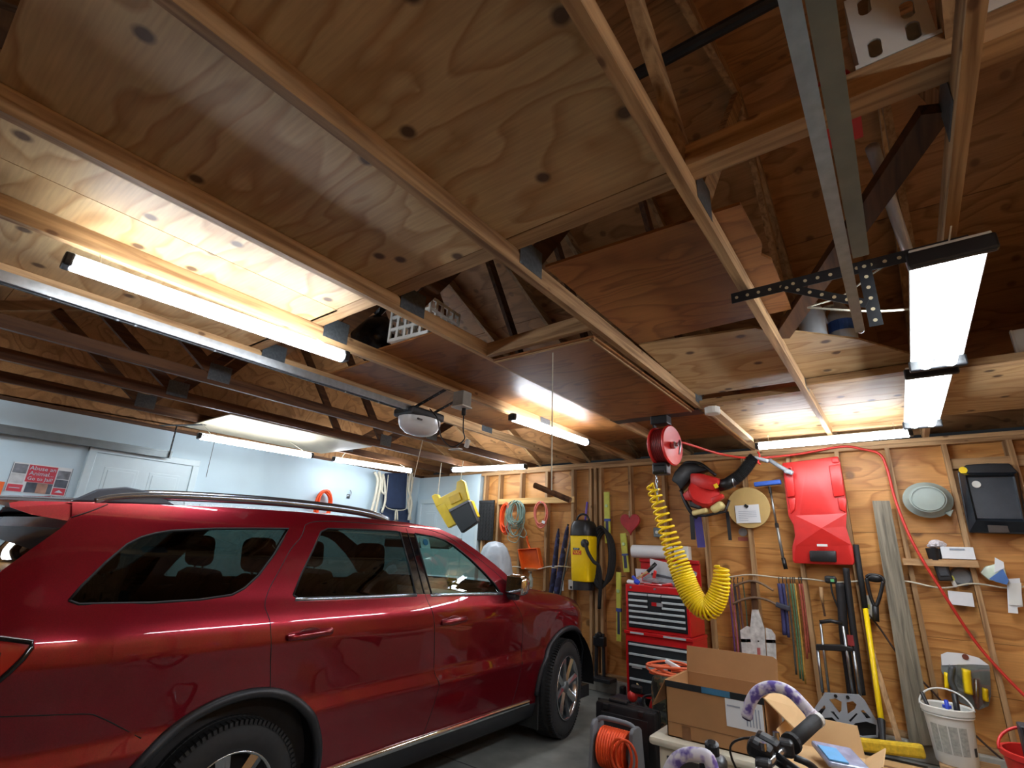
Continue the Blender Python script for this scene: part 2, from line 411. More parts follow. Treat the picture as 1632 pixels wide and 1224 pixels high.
# painted stretch of the back wall with its door
slabobj('painted_panel', (XL, YS-.01, 0), (-5.2, YB, 2.655), whitep, wb)
def panel_door(name, o, right, nrm, w, h, side):
    """six-panel door in a frame; o = bottom corner, right along the wall, nrm into the room"""
    o, r, n = Vector(o), Vector(right), Vector(nrm); up = Vector((0, 0, 1))
    P = lambda a, z, d=0: o + r*a + up*z + n*d
    B = lambda mb, a0, a1, z0, z1, d0, d1, bv=0: mb.slab(*[P(a0, z0, d0), P(a1, z1, d1)], bevel=bv)
    d = struct(B(MB(), .07, w-.07, 0, h-.07, .004, .03).done(name, doorw, loc=o))
    B(MB(), 0, .07, 0, h, 0, .05, .006).done('door_jamb', doorw, d); B(MB(), w-.07, w, 0, h, 0, .05, .006).done('door_jamb', doorw, d)
    B(MB(), 0, w, h-.07, h, 0, .052, .006).done('door_head', doorw, d)
    pw = (w-.14-.30)/2
    for z0, z1 in ((h-.46, h-.20), (h-1.25, h-.56), (.25, h-1.37)):
        for a in (.07+.10, .07+.20+pw):
            B(MB(), a, a+pw, z0, z1, .02, .034, .005).done('door_moulding', doorw, d)
            B(MB(), a+.03, a+pw-.03, z0+.03, z1-.03, .03, .040, .008).done('door_panel', doorw, d)
    k = MB().lathe([(.012, 0), (.012, .04), (.03, .05), (.032, .07), (.02, .085)], P(.07+.07 if side < 0 else w-.14, .95, .03), n, 16).done('door_knob', steel, d, smooth=True)
    return d
# ---- left wall with its door
wl = struct(MB().slab((XL-.12, YF-.1, -.05), (XL, YB+.1, 2.66)).done('wall_left', whitep, loc=(0, 0, 0)))
slabobj('top_plate', (XL-.1, YF, 2.662), (XL, YB, 2.70), dlumy, wl)
d1 = panel_door('door_1', (XL, 2.50, 0), (0, -1, 0), (1, 0, 0), 1.06, 2.37, 1)
d2 = panel_door('door_2', (-6.52, YS-.012, 0), (1, 0, 0), (0, -1, 0), 1.0, 2.28, 1)
# ---- right wall and closed garage door behind the camera
wr = struct(MB().slab((XR, YF-.1, -.05), (XR+.1, YB+.1, 2.72)).done('wall_right', plywall, loc=(0, 0, 0)))
for i in range(10):
    slabobj('stud', (XR-.09, YF+.1+i*.72, 0), (XR, YF+.138+i*.72, 2.70), lumz, wr)
wf = struct(MB().slab((XL-.1, YF-.1, -.05), (XR+.1, YF, 2.72)).done('wall_front', plywall, loc=(0, 0, 0)))
for j in range(4):
    for i in range(6):
        x0 = -6.2+i*1.02
        slabobj('garage_door_panel', (x0+.01, YF, .02+j*.53), (x0+1.0, YF+.03, .02+j*.53+.515), mat('dark garage door', (74, 66, 58), .6, noise=.08), wf)

# ---- ceiling: trusses, deck, roof
RY, RZ, SL = 2.85, 4.40, .45
zr = lambda y: RZ - abs(y-RY)*SL
ce = struct(MB().grid([[(XL-.3, -1.3, zr(-1.3)+.11), (XR+.3, -1.3, zr(-1.3)+.11)], [(XL-.3, RY, RZ+.11), (XR+.3, RY, RZ+.11)], [(XL-.3, 6.5, zr(6.5)+.11), (XR+.3, 6.5, zr(6.5)+.11)]]).done('ceiling', plyroof, loc=(0, 0, 0)))
for s in (-1, 1):
    ys = [RY + s*v for v in (0, 1.22, 2.44, 3.7)]
    for a, b in zip(ys, ys[1:]):
        xs = [XL-.2, -4.7, -2.36, .09, XR+.2]
        for x0, x1 in zip(xs, xs[1:]):
            c = Vector(((x0+x1)/2, (a+b)/2, zr((a+b)/2)+.098))
            R = Matrix.Rotation(-s*math.atan(SL), 3, 'X')
            o = MB().box((0, 0, 0), (x1-x0-.006, abs(b-a)*sqrt(1+SL*SL)-.006, .012), rot=R).done('roof_sheathing', plyroof, ce); o.location = c
for e, x in (('left', XL-.2), ('right', XR+.15)):
    o = MB().prism([(x, -1.2, 2.7), (x, 6.5, 2.7), (x, 6.5, zr(6.5)+.1), (x, RY, RZ+.1), (x, -1.2, zr(-1.2)+.1)], (.05, 0, 0)).done('gable_sheathing', plyroof, ce)
W_ = .038
for k, x in enumerate(JX):
    m = lumy if x > -3.6 else dlumy  # trusses further left get the darker lumber tone
    beamobj('joist', (x, -1.0, ZJ+.045), (x, 6.30, ZJ+.045), W_, .09, m, ce)
    beamobj('rafter', (x, RY, RZ+.045), (x, 6.45, zr(6.45)+.045), W_, .09, lumy, ce)
    beamobj('rafter', (x, RY, RZ+.045), (x, -1.2, zr(-1.2)+.045), W_, .09, lumy, ce)
    for (y0, y1, z1) in ((1.62, RY-.04, RZ-.03), (1.62, .75, zr(.75)), (4.06, RY+.04, RZ-.03), (4.06, 5.0, zr(5.0))):
        dy = .05 if y1 > y0 else -.05
        beamobj('web', (x, y0+dy, ZJ+.11), (x, y1, z1), W_, .088, lumy if x > -1 else dlumy, ce, up=(0, 1, 0))
    for yg in (1.62, 4.06):
        for sx in (-1, 1):
            slabobj('gusset_plate', (x+sx*.0195, yg-.075, ZJ+.03), (x+sx*.0215, yg+.10, ZJ+.17), gusset, ce)
# plywood loft deck near the door and boards along its edge
def deck(x0, x1, y0, y1, z=2.792, m=None, t=.012, name='deck_panel'):
    return slabobj(name, (x0, y0, z), (x1, y1, z+t), m or plyx, ce)
deck(-1.196, -.442, -.06, 1.44); deck(-2.43, -1.20, -.07, 1.44); deck(-3.50, -2.434, -.07, 1.46)
beamobj('deck_edge_board', (-3.5, 1.49, 2.811), (-.44, 1.49, 2.811), .09, .038, lumx, ce)
beamobj('deck_edge_board', (-.40, 1.49, 2.835), (1.6, 1.49, 2.835), .09, .088, lumx, ce)
# loft floor further in
deck(-2.73, -2.0, 1.98, 5.3, m=plydark); deck(-3.49, -2.735, 2.1, 4.3, m=plydark)
beamobj('header', (-1.98, 2.30, ZJ+.045), (-1.22, 2.27, ZJ+.045), W_, .09, lumx, ce)
beamobj('header', (-1.98, 4.14, ZJ+.045), (-1.22, 4.14, ZJ+.045), W_, .09, lumx, ce)
MB().prism([onZ(*p, 2.796) for p in ((1018, 550), (1204, 523))] + [(-.43, 3.05, 2.796), (-.43, 4.06, 2.796), (-1.2, 4.06, 2.796)], (0, 0, .012)).done('deck_panel', plyx, ce)
MB().prism([(-.41, 3.02, 2.797), (-.03, 3.42, 2.797), (.32, 4.02, 2.797), (-.41, 4.06, 2.797)], (0, 0, .012)).done('deck_panel', plyx, ce)
beamobj('crosspiece', (-1.18, 4.12, 2.735), (-.43, 4.10, 2.735), .09, .038, lumx, ce)
beamobj('crosspiece', (-.40, 4.06, 2.765), (.34, 4.04, 2.765), .09, .05, lumx, ce)
beamobj('crosspiece', (.34, 4.14, 2.765), (1.6, 4.14, 2.765), .09, .05, lumx, ce)
deck(-1.2, .30, 4.20, 4.85); deck(-1.2, .30, 4.86, 5.62); deck(.30, 1.6, 4.2, 5.62)
beamobj('crosspiece', (-1.18, 5.64, 2.765), (.3, 5.64, 2.765), .05, .05, lumx, ce)
deck(-2.0, -1.2, 4.2, 5.6, m=plydark)
# pale board under the far joists
deck(-6.3, -5.2, 2.15, 3.9, z=2.688, m=mat('pale hardboard', (196, 184, 158), .6, noise=.06), t=.01, name='ceiling_panel')
# attic ladder hatch: panel with trim and pull cord
hx0, hx1, hy0, hy1 = -1.97, -1.235, 2.34, 4.1
hatch = thing('attic_hatch', (-1.6, 3.2, 2.69), 'plywood attic hatch panel with a pull cord between two joists', 'hatch')
MB().slab((hx0, hy0, 2.682), (hx1, hy1, 2.694)).done('hatch_panel', plydark, hatch)
MB().slab((hx1-.03, hy0, 2.672), (hx1-.018, hy1, 2.682)).done('edge_trim', lumy, hatch); MB().slab((hx0, hy0+.01, 2.672), (hx1, hy0+.022, 2.682)).done('edge_trim', lumx, hatch)
cp_ = Vector((-1.56, 2.42, 0))
MB().tube([cp_+Vector((0, 0, 2.685)), cp_+Vector((.003, .002, 2.2)), cp_+Vector((.006, .004, 1.83))], .004, 6).done('pull_cord', rope, hatch)
MB().tube([cp_+Vector((-.11, 0, 1.875)), cp_+Vector((.12, .02, 1.785))], .016, 8).done('wooden_handle', dlumz, hatch)
# diagonal brace between two trusses
beamobj('brace', (.29, 1.70, 2.85), (-.40, 3.14, 2.80), .09, .038, dlumy, ce)
# thin black conduit across the rafters
MB().tube([(-3.3, 1.62, 3.56), (-.6, 1.65, 3.58), (1.5, 1.68, 3.60)], .028, 10).done('conduit', blackm, ce)

# ================================================================== LED TUBE FIXTURES
def led(pa, pb, z, label, double=False, hang=True, cord=False, w=.075):
    a, b = onZ(*pa, z), onZ(*pb, z); c = (a+b)/2
    d = (b-a).normalized(); s = Vector((d.y, -d.x, 0)); up = Vector((0, 0, 1))
    t = thing('tube_light', c, label, 'light')
    a2, b2 = a+d*.03, b-d*.03
    hw = .11 if double else w*.42
    MB().beam(a+up*.035, b+up*.035, hw*2 if double else hw*1.2, .014, bevel=.004).done('housing', whitepl, t)
    offs = (-.05, .05) if double else (0,)
    for o in offs:
        r = .028 if double else w*.5
        prof = [RAD(x) for x in range(-105, 106, 21)]
        rows = [[p + s*(o+sin(q)*r) - up*(cos(q)*r*.85) for q in prof] for p in (a2, a2+d*(b2-a2).length*.5, b2)]
        MB().grid(rows).done('diffuser', tubeglow, t, smooth=True)
    for e, sg in ((a, 1), (b, -1)):
        MB().box(e+d*.015*sg+up*.004, (2*hw+.02 if double else w*1.05, .034, .06), rot=Matrix((s, d, up)).transposed(), bevel=.008).done('end_cap', blackp, t)
    if hang:
        for e in (a+d*.12, b-d*.12):
            jx = min(JX, key=lambda q: abs(q-e.x))
            MB().tube([e+up*.04, Vector((jx if abs(d.x) < .5 else e.x, e.y, 2.704))], .003, 5).done('hanging_cord', rope, t)
    return t
led((100, 415), (552, 571), 2.58, 'long LED tube light hanging under plywood deck beside the door opener rail')
led((815, 665), (936, 706), 2.63, 'LED tube light on the joist between door opener and red hose reel')
led((720, 749), (839, 744), 2.63, 'LED tube light above the yellow step stool, parallel to the back wall')
led((315, 695), (498, 727), 2.50, 'LED tube light along the white wall, next to the panel door', w=.07)
led((530, 732), (657, 751), 2.60, 'LED tube light along the white wall above the navy bag', w=.07)
led((1205, 712), (1455, 690), 2.60, 'LED tube light hanging above the red mechanics creeper', w=.075)
led((1516, 400), (1494, 582), 2.54, 'twin LED tube light at the end of the black angle bracket', double=True, hang=True)
led((1484, 592), (1470, 678), 2.56, 'shorter looking twin LED tube light between angle bracket and back wall', double=True)
def led_at(a, b, label, jx=1.08):
    t = thing('tube_light', (Vector(a)+Vector(b))/2, label, 'light'); a, b = Vector(a), Vector(b); d = (b-a).normalized(); s = Vector((d.y, -d.x, 0)); up = Vector((0, 0, 1))
    MB().beam(a+up*.035, b+up*.035, .2, .014, bevel=.004).done('housing', whitepl, t)
    for o in (-.05, .05):
        MB().grid([[p + s*(o+sin(q)*.028) - up*(cos(q)*.024) for q in [RAD(x) for x in range(-105, 106, 21)]] for p in (a+d*.03, b-d*.03)]).done('diffuser', tubeglow, t, smooth=True)
    for e, sg in ((a, 1), (b, -1)): MB().box(e+d*.015*sg+up*.004, (.24, .034, .06), rot=Matrix((s, d, up)).transposed(), bevel=.008).done('end_cap', blackp, t)
    for e in (a+d*.12, b-d*.12): MB().tube([e+up*.04, Vector((jx, e.y, 2.704))], .003, 5).done('hanging_cord', rope, t)
led_at((1.08, -.45, 2.60), (1.08, .77, 2.60), 'twin LED tube light near the garage door, mirrored in the flank of the SUV')
led_at((-5.78, -.86, 2.52), (-5.78, .34, 2.52), 'twin LED tube light in row along the white wall, nearest the garage door', -5.98)
# cable runs of the lights
one('power_cable', MB().tube(spline([onZ(1287, 490, 2.66), onZ(1340, 494, 2.6), onZ(1400, 496, 2.58), onZ(1478, 490, 2.60)], 6), .005, 6), rope, (0, 2.6, 2.6), 'white cable running to the twin tube light past the steel track', 'cable', smooth=True)
one('power_cable', MB().tube(spline([onZ(1287, 490, 2.66), onZ(1345, 470, 2.68), onZ(1400, 430, 2.69), onZ(1450, 405, 2.69)], 6), .004, 6), rope, (0, 2.4, 2.68), 'thin grey cable looped below the black angle bracket', 'cable', smooth=True)
one('pull_cord', MB().tube([onZ(345, 690, 2.69), onZ(345, 690, 2.69)*1 + Vector((0, 0, -.52))], .003, 5), blackp, onZ(345, 690, 2.69)+Vector((0, 0, -.5)), 'thin dark cord hanging from ceiling beside the white panel door', 'cord')
one('pull_cord', MB().tube([Vector((min(JX, key=lambda q: abs(q-onZ(660, 705, 2.69).x)), onZ(660, 705, 2.69).y, 2.705)), onZ(660, 705, 2.69)+Vector((0, 0, -.75))], .004, 5), rope, onZ(660, 705, 2.69)+Vector((0, 0, -.7)), 'pale cord hanging from the ceiling by the navy bag', 'cord')

# ================================================================== GARAGE DOOR OPENER AND TRACKS
oc = Vector((-3.10, 2.74, 2.50))
op = thing('garage_door_opener', oc, 'ceiling garage door opener with white lens and long steel rail', 'opener')
rl = MB()
rl.box((-3.06, .85, 2.555), (.055, 3.5, .012)); rl.box((-3.06+.026, .85, 2.575), (.006, 3.5, .045)); rl.box((-3.06-.026, .85, 2.575), (.006, 3.5, .045))
rl.done('rail', steel, op)
ch = MB(); ch.box((-3.06, .85, 2.545), (.012, 3.4, .006)); ch.done('drive_chain', blackm, op)
for y in (.35, .62, .70, 1.1, 2.0, 2.3):
    MB().lathe([(.008, 0), (.008, .008)], (-3.06, y, 2.541), (0, 0, 1), 8).done('bolt', steel, op)
MB().box(oc+Vector((0, .02, .055)), (.25, .36, .07), bevel=.02).done('motor_housing', mat('dark grey metal', (62, 66, 70), .4, .5), op)
lens = MB(); lens.lathe([(.0, -.115), (.06, -.112), (.115, -.095), (.155, -.06), (.172, -.02), (.175, .02)], oc+Vector((0, .03, 0)), (0, 0, 1), 28, up=(1, 0, 0), sx=.86, sy=1.12, cap=False)
lens.done('lens', mat('milky lens', (224, 230, 232), .25, noise=.02), op, smooth=True)
MB().box(oc+Vector((.145, -.10, -.02)), (.012, .05, .012), rot=Matrix.Rotation(.1, 3, 'Z')).done('button', mat('dark print', (60, 50, 46), .5), op)
bk = thing('opener_hanger', (-2.85, 2.78, 2.66), 'perforated black steel strap holding the door opener', 'bracket')
for sx, a, b in ((1, oc+Vector((.10, .10, .09)), Vector((-2.72, 2.88, 2.70))), (2, oc+Vector((-.08, .14, .09)), Vector((-3.46, 2.95, 2.70))), (3, oc+Vector((.02, -.08, .09)), Vector((-2.72, 2.66, 2.695)))):
    m = MB(); m.beam(a, b, .035, .004)
    m.done('strap', blackm, bk)
    for k in range(1, 6):
        p = a+(b-a)*k/6; MB().lathe([(.007, -.0035), (.007, .0035)], p, (0, 0, 1), 8).done('strap_hole', steeld, bk)
jb = thing('outlet_box', (-2.62, 2.78, 2.64), 'grey outlet box on joist with two plugs below it', 'outlet')
MB().box((-2.64, 2.78, 2.635), (.11, .10, .12), bevel=.006).done('box', mat('grey pvc', (150, 152, 146), .5), jb)
MB().box((-2.64, 2.78, 2.57), (.125, .115, .012), bevel=.003).done('cover_plate', whitepl, jb)
MB().lathe([(.018, 0), (.018, -.05), (.01, -.06)], (-2.63, 2.80, 2.565), (0, 0, 1), 10).done('plug', blackp, jb)
MB().tube(spline([(-2.63, 2.80, 2.51), (-2.66, 2.84, 2.40), (-2.70, 2.9, 2.34), (-2.78, 2.85, 2.28), (-2.86, 2.80, 2.36), (-2.88, 2.76, 2.5), (-2.98, 2.76, 2.6)], 8), .005, 6).done('power_lead', blackp, op, smooth=True)
ad = thing('cord_plug', (-2.70, 2.92, 2.30), 'small white plug adapter dangling on a cord under the opener', 'plug')
MB().box((-2.68, 2.92, 2.31), (.035, .03, .07), rot=Euler((.2, .5, 0)).to_matrix(), bevel=.008).done('body', whitepl, ad)
MB().box((-2.90, 3.02, 2.30), (.12, .05, .008), bevel=.003).done('tray', whitepl, ad)
MB().tube(spline([(-2.68, 2.92, 2.34), (-2.80, 2.97, 2.33), (-2.90, 3.02, 2.304)], 6), .003, 5).done('cord', blackp, ad, smooth=True)

tr = thing('door_track', (0, .7, 2.42), 'long galvanised garage door track hanging from a black angle bracket', 'rail')
m = MB(); m.box((-.024, .7, 2.42), (.005, 3.15, .05)); m.box((-.010, .7, 2.398), (.032, 3.15, .005)); m.box((-.010, .7, 2.443), (.032, 3.15, .005)); m.done('track', steel, tr)
m = MB(); m.box((.030, .42, 2.400), (.040, 2.5, .004)); m.box((.050, .42, 2.425), (.004, 2.5, .05)); m.done('stiffener_angle', mat('weathered zinc', (138, 146, 142), .6, .5, noise=.15, scale=8), tr)
MB().tube(arc((-.008, 2.275, 2.42), .02, -pi/2, pi/2, 6, (0, 1, 0), (0, 0, 1)), .012, 8).done('end_stop', steel, tr)
hb = thing('angle_bracket', (0, 2.26, 2.68), 'black perforated angle iron bracket screwed under two joists', 'bracket')
def perf(a, b, w, nrm, name, hb=hb, holes=True):
    a, b, nrm = Vector(a), Vector(b), Vector(nrm)
    d = (b-a).normalized(); s = d.cross(nrm).normalized()
    MB().box((a+b)/2, (w, (b-a).length, .004), rot=Matrix((s, d, nrm)).transposed()).done(name, blackm, hb)
    L = (b-a).length; k = int(L/.045)
    if holes:
        for i in range(k):
            p = a+d*((i+.5)*L/k); MB().lathe([(.0075, -.0032), (.0075, .0032)], p, nrm, 8).done('bolt_hole', mat('lit hole', (190, 176, 140), .6), hb)
perf((-.47, 2.262, 2.668), (.37, 2.262, 2.668), .05, (0, -1, 0), 'angle_iron'); perf((-.47, 2.288, 2.694), (.37, 2.288, 2.694), .05, (0, 0, 1), 'angle_flange', holes=False)
perf((.045, 2.258, 2.69), (.045, 2.258, 2.40), .045, (0, -1, 0), 'drop_strap'); perf((-.26, 2.256, 2.665), (.03, 2.256, 2.50), .035, (0, -1, 0), 'cross_brace')
lt = thing('door_track', (-6.47, .7, 2.37), 'grey garage door track along the white wall above the panel door', 'rail')
m = MB(); m.box((-6.47, .65, 2.375), (.03, 3.0, .075)); m.box((-6.455, .65, 2.405), (.008, 3.0, .02)); m.done('track', steeld, lt)
hb2 = thing('track_hanger', (-6.44, 2.1, 2.5), 'perforated steel hanger at the end of the wall track', 'bracket')
perf((-6.44, 2.12, 2.72), (-6.44, 2.12, 2.34), .04, (0, -1, 0), 'drop_strap', hb2); perf((-6.5, 1.98, 2.685), (-5.95, 2.22, 2.685), .05, (0, 0, 1), 'angle_iron', hb2, holes=False)

# ================================================================== RED SUV
X0, XC = -2.58, -3.53                      # outermost side plane, centre line
_PZ = [.15, .25, .35, .5, .60, .66, .74, .9, 1.02, 1.10, 1.16, 1.21, 1.3, 1.45, 1.58, 1.66, 1.72, 1.80]
_PO = [-.11, -.085, -.06, -.04, -.03, -.012, -.034, -.016, 0, -.008, -.03, -.055, -.088, -.145, -.20, -.25, -.32, -.45]
_T = []
for _i in range(0, 181):
    _z = _i*.01
    def _li(z):
        if z <= _PZ[0]: return _PO[0]
        for a in range(len(_PZ)-1):
            if z <= _PZ[a+1]: return _PO[a]+(_PO[a+1]-_PO[a])*(z-_PZ[a])/(_PZ[a+1]-_PZ[a])
        return _PO[-1]
    _ws = [(math.exp(-(k/2.2)**2), _li(_z+k*.01)) for k in range(-6, 7)]
    _T.append(sum(w*v for w, v in _ws)/sum(w for w, v in _ws))
def offz(z):
    f = max(0, min(1.79, z))*100; i = int(f); t = f-i; a = _T[max(0, i-1)]; b = _T[i]; c = _T[min(180, i+1)]; d = _T[min(180, i+2)]
    return .5*((2*b)+(c-a)*t+(2*a-5*b+4*c-d)*t*t+(3*b-a-3*c+d)*t**3)
TOP = [(.44, 1.606), (.645, 1.624), (.838, 1.638), (1.24, 1.66), (1.67, 1.674), (2.1, 1.676), (2.5, 1.672), (2.811, 1.653), (2.995, 1.598), (3.188, 1.506), (3.388, 1.399), (3.504, 1.328), (3.685, 1.232), (3.874, 1.206), (4.069, 1.180), (4.309, 1.148), (4.478, 1.118), (4.70, 1.07), (4.95, 1.0), (5.12, .93), (5.22, .82)]
def ztop(y):
    for (a, za), (b, zb) in zip(TOP, TOP[1:]):
        if y <= b: return za+(zb-za)*(y-a)/(b-a)
    return TOP[-1][1]
def Xs(y, z):
    """outer surface of the right flank"""
    x = X0 + offz(z)
    if y > 4.35: x -= .42*((y-4.35)/.87)**2.3
    if y < .85: x -= .10*((.85-y)/.45)**2
    if y > 3.5:                                   # shoulder rolls into the bonnet
        k = min(1, (y-3.5)/.4); t = max(0, (z-(ztop(y)-.16))/.16); x -= k*.075*t*t
        x -= k*max(0, z-1.02)*.0
    for yc in (1.436, 4.38):                      # gentle swell round the arches
        dd = ((y-yc)/.62)**2+((z-.42)/.55)**2
        if dd < 1: x += .022*(1-dd)**1.0
    return x
def flank(y, z, d=0, side=1):
    x = Xs(y, z)+d
    return Vector((x if side > 0 else 2*XC-x, y, z))
def fnorm(y, z, side=1):
    e = .004
    n = Vector((1, -(Xs(y+e, z)-Xs(y-e, z))/(2*e), -(Xs(y, z+e)-Xs(y, z-e))/(2*e))).normalized()
    if side < 0: n.x = -n.x
    return n
REAR = [(.40, .33), (.375, .45), (.37, .62), (.385, .82), (.425, .98), (.43, 1.12), (.448, 1.337), (.52, 1.425), (.60, 1.517), (.625, 1.56), (.62, 1.62)]
def ell(yc, zc, aL, aR, b, z0):
    L = []
    for k in range(0, 41):
        t = pi - pi*k/40; a = aL if cos(t) < 0 else aR
        y, z = yc+a*cos(t), zc+b*sin(t); L.append((y, z))
    return [(yc-aL, z0)] + L + [(yc+aR, z0)]
ARCH_R = ell(1.436, .38, .50, .45, .435, .30)
ARCH_F = ell(4.38, .40, .475, .475, .465, .30)
FRONT = [(5.22, .82), (5.24, .6), (5.22, .42), (5.12, .30)]
OUT = REAR + TOP[1:] + FRONT[1:] + ARCH_F[::-1] + ARCH_R[::-1]
WQ = [(.667, 1.246), (.699, 1.30), (.764, 1.388), (.829, 1.461), (.879, 1.493), (.935, 1.513), (1.0, 1.528), (1.193, 1.549), (1.40, 1.562), (1.593, 1.573), (1.55, 1.505), (1.505, 1.437), (1.419, 1.332), (1.349, 1.274), (1.288, 1.246), (1.142, 1.231), (.947, 1.227), (.70, 1.232)]
WR = [(1.608, 1.235), (1.657, 1.336), (1.737, 1.465), (1.798, 1.567), (1.849, 1.589), (2.1, 1.598), (2.38, 1.603), (2.424, 1.60), (2.455, 1.40), (2.478, 1.212), (1.64, 1.216)]
WF = [(2.56, 1.597), (2.745, 1.584), (2.86, 1.562), (2.945, 1.528), (3.102, 1.435), (3.232, 1.339), (3.335, 1.252), (3.378, 1.194), (2.625, 1.206), (2.59, 1.40)]
BP = [(2.424, 1.60), (2.56, 1.597), (2.59, 1.40), (2.625, 1.206), (2.478, 1.212), (2.455, 1.40)]     # black B pillar
TL = [(.425, 1.135), (.492, 1.131), (.585, 1.112), (.587, 1.095), (.573, 1.061), (.549, 1.022), (.526, .99), (.47, .93), (.41, .93), (.425, .98)]
CUT_R = [(1.70, 1.60), (1.664, 1.53), (1.598, 1.462), (1.535, 1.363), (1.477, 1.27), (1.452, 1.193), (1.475, 1.13), (1.49, 1.05), (1.544, .80)]
CUT_M = [(2.489, 1.629), (2.521, 1.44), (2.561, 1.20), (2.60, 1.105), (2.625, 1.007), (2.66, .86), (2.69, .721), (2.728, .652), (2.709, .535), (2.656, .377), (2.64, .33)]
CUT_F = [(3.42, 1.19), (3.50, 1.14), (3.62, 1.0), (3.66, .85), (3.655, .6), (3.60, .40), (3.56, .33)]
CUT_B = [(.43, .885), (.558, .878), (.791, .85), (.856, .827), (.956, .764), (1.02, .722)]
CUT_T = [(1.70, 1.60), (1.76, 1.622), (1.9, 1.634), (2.2, 1.640), (2.489, 1.640), (2.7, 1.632), (2.85, 1.605), (3.0, 1.545), (3.2, 1.44), (3.40, 1.32), (3.50, 1.25), (3.52, 1.19)]
CUT_G = [(.625, 1.56), (.70, 1.60), (.74, 1.626)]
def dens(P, n=3, closed=True):
    out = []; Q = P+[P[0]] if closed else P
    for a, b in zip(Q, Q[1:]):
        L = sqrt((a[0]-b[0])**2+(a[1]-b[1])**2); k = max(1, int(L/.05))
        out += [(a[0]+(b[0]-a[0])*i/k, a[1]+(b[1]-a[1])*i/k) for i in range(k)]
    if not closed: out.append(P[-1])
    return out
WINS = [('q', WQ), ('r', WR), ('f', WF), ('b', BP), ('t', TL)]
pts = []; eds = []
for L in [dens(OUT)] + [dens(w) for _, w in WINS]:
    b = len(pts); pts += L; eds += [(b+i, b+(i+1) % len(L)) for i in range(len(L))]
for i in range(100):
    for j in range(34):
        y = .38+i*.049; z = .33+j*.0395
        if inside((y, z), OUT): pts.append((y+(j % 2)*.02, z))
_v, _e, _f, *_ = delaunay_2d_cdt([Vector(p) for p in pts], eds, [], 0, 1e-5)
REG = {'body': [], 'q': [], 'r': [], 'f': [], 'b': [], 't': []}
for t in _f:
    c = sum((_v[i] for i in t), Vector((0, 0)))/len(t)
    if not inside(c, OUT): continue
    k = 'body'
    for nm, w in WINS:
        if inside(c, w): k = nm
    REG[k].append(t)
suv = thing('suv', (XC, 2.9, 0), 'dark red metallic SUV with roof rails parked nose to the plywood wall', 'car')
def paint():
    m, nt, p = _new('metallic red paint'); L = nt.links.new
    tc = N(nt, 'ShaderNodeTexCoord'); v = N(nt, 'ShaderNodeTexVoronoi'); v.inputs['Scale'].default_value = 900; L(tc.outputs['Object'], v.inputs['Vector'])
    rp = N(nt, 'ShaderNodeValToRGB'); e = rp.color_ramp.elements
    e[0].color = lin((104, 0, 18)); e[1].color = lin((144, 4, 30)); L(v.outputs['Color'], rp.inputs['Fac']); L(rp.outputs[0], p.inputs['Base Color'])
    p.inputs['Metallic'].default_value = .7; p.inputs['Roughness'].default_value = .30
    p.inputs['Coat Weight'].default_value = 1; p.inputs['Coat Roughness'].default_value = .015; p.inputs['Coat IOR'].default_value = 1.6
    return m
PAINT = paint()
GDARK = glass('privacy glass', (88, 98, 96)); GLIGHT = glass('green tinted glass', (186, 214, 206)); GREAR = glass('rear privacy glass', (40, 44, 46))
trimb = mat('satin black trim', (30, 33, 38), .45, noise=.06); sillm = mat('brushed sill moulding', (176, 186, 196), .25, .9, noise=.04)
def region(name, key, m, side=1, d=0, label=None):
    used = sorted({i for t in REG[key] for i in t}); ix = {v: k for k, v in enumerate(used)}
    me = bpy.data.meshes.new(name); off = Vector(suv['_o'])
    fs = [[ix[i] for i in (t if side > 0 else t[::-1])] for t in REG[key]]
    me.from_pydata([flank(_v[i].x, _v[i].y, d, side)-off for i in used], [], fs)
    for p in me.polygons: p.use_smooth = True
    # outward orientation
    if me.polygons and me.polygons[0].normal.x*side < 0: me.flip_normals()
    me.normals_split_custom_set_from_vertices([fnorm(_v[i].x, _v[i].y, side) for i in used])
    me.materials.append(m); o = bpy.data.objects.new(name, me); COL.objects.link(o); o.parent = suv; o['_o'] = list(off)
    if label: o['label'] = label
    return o
def seam(parent, P, r, m, name, side=1, d=.0, n=6, sp=4):
    Q = spline([(p[0], p[1], 0) for p in P], sp) if sp else [Vector((p[0], p[1], 0)) for p in P]
    return MB().tube([flank(q.x, q.y, d, side) for q in Q], r, n).done(name, m, parent, smooth=True)
SEAMB = mat('panel gap', (14, 4, 6), .7, noise=.02)
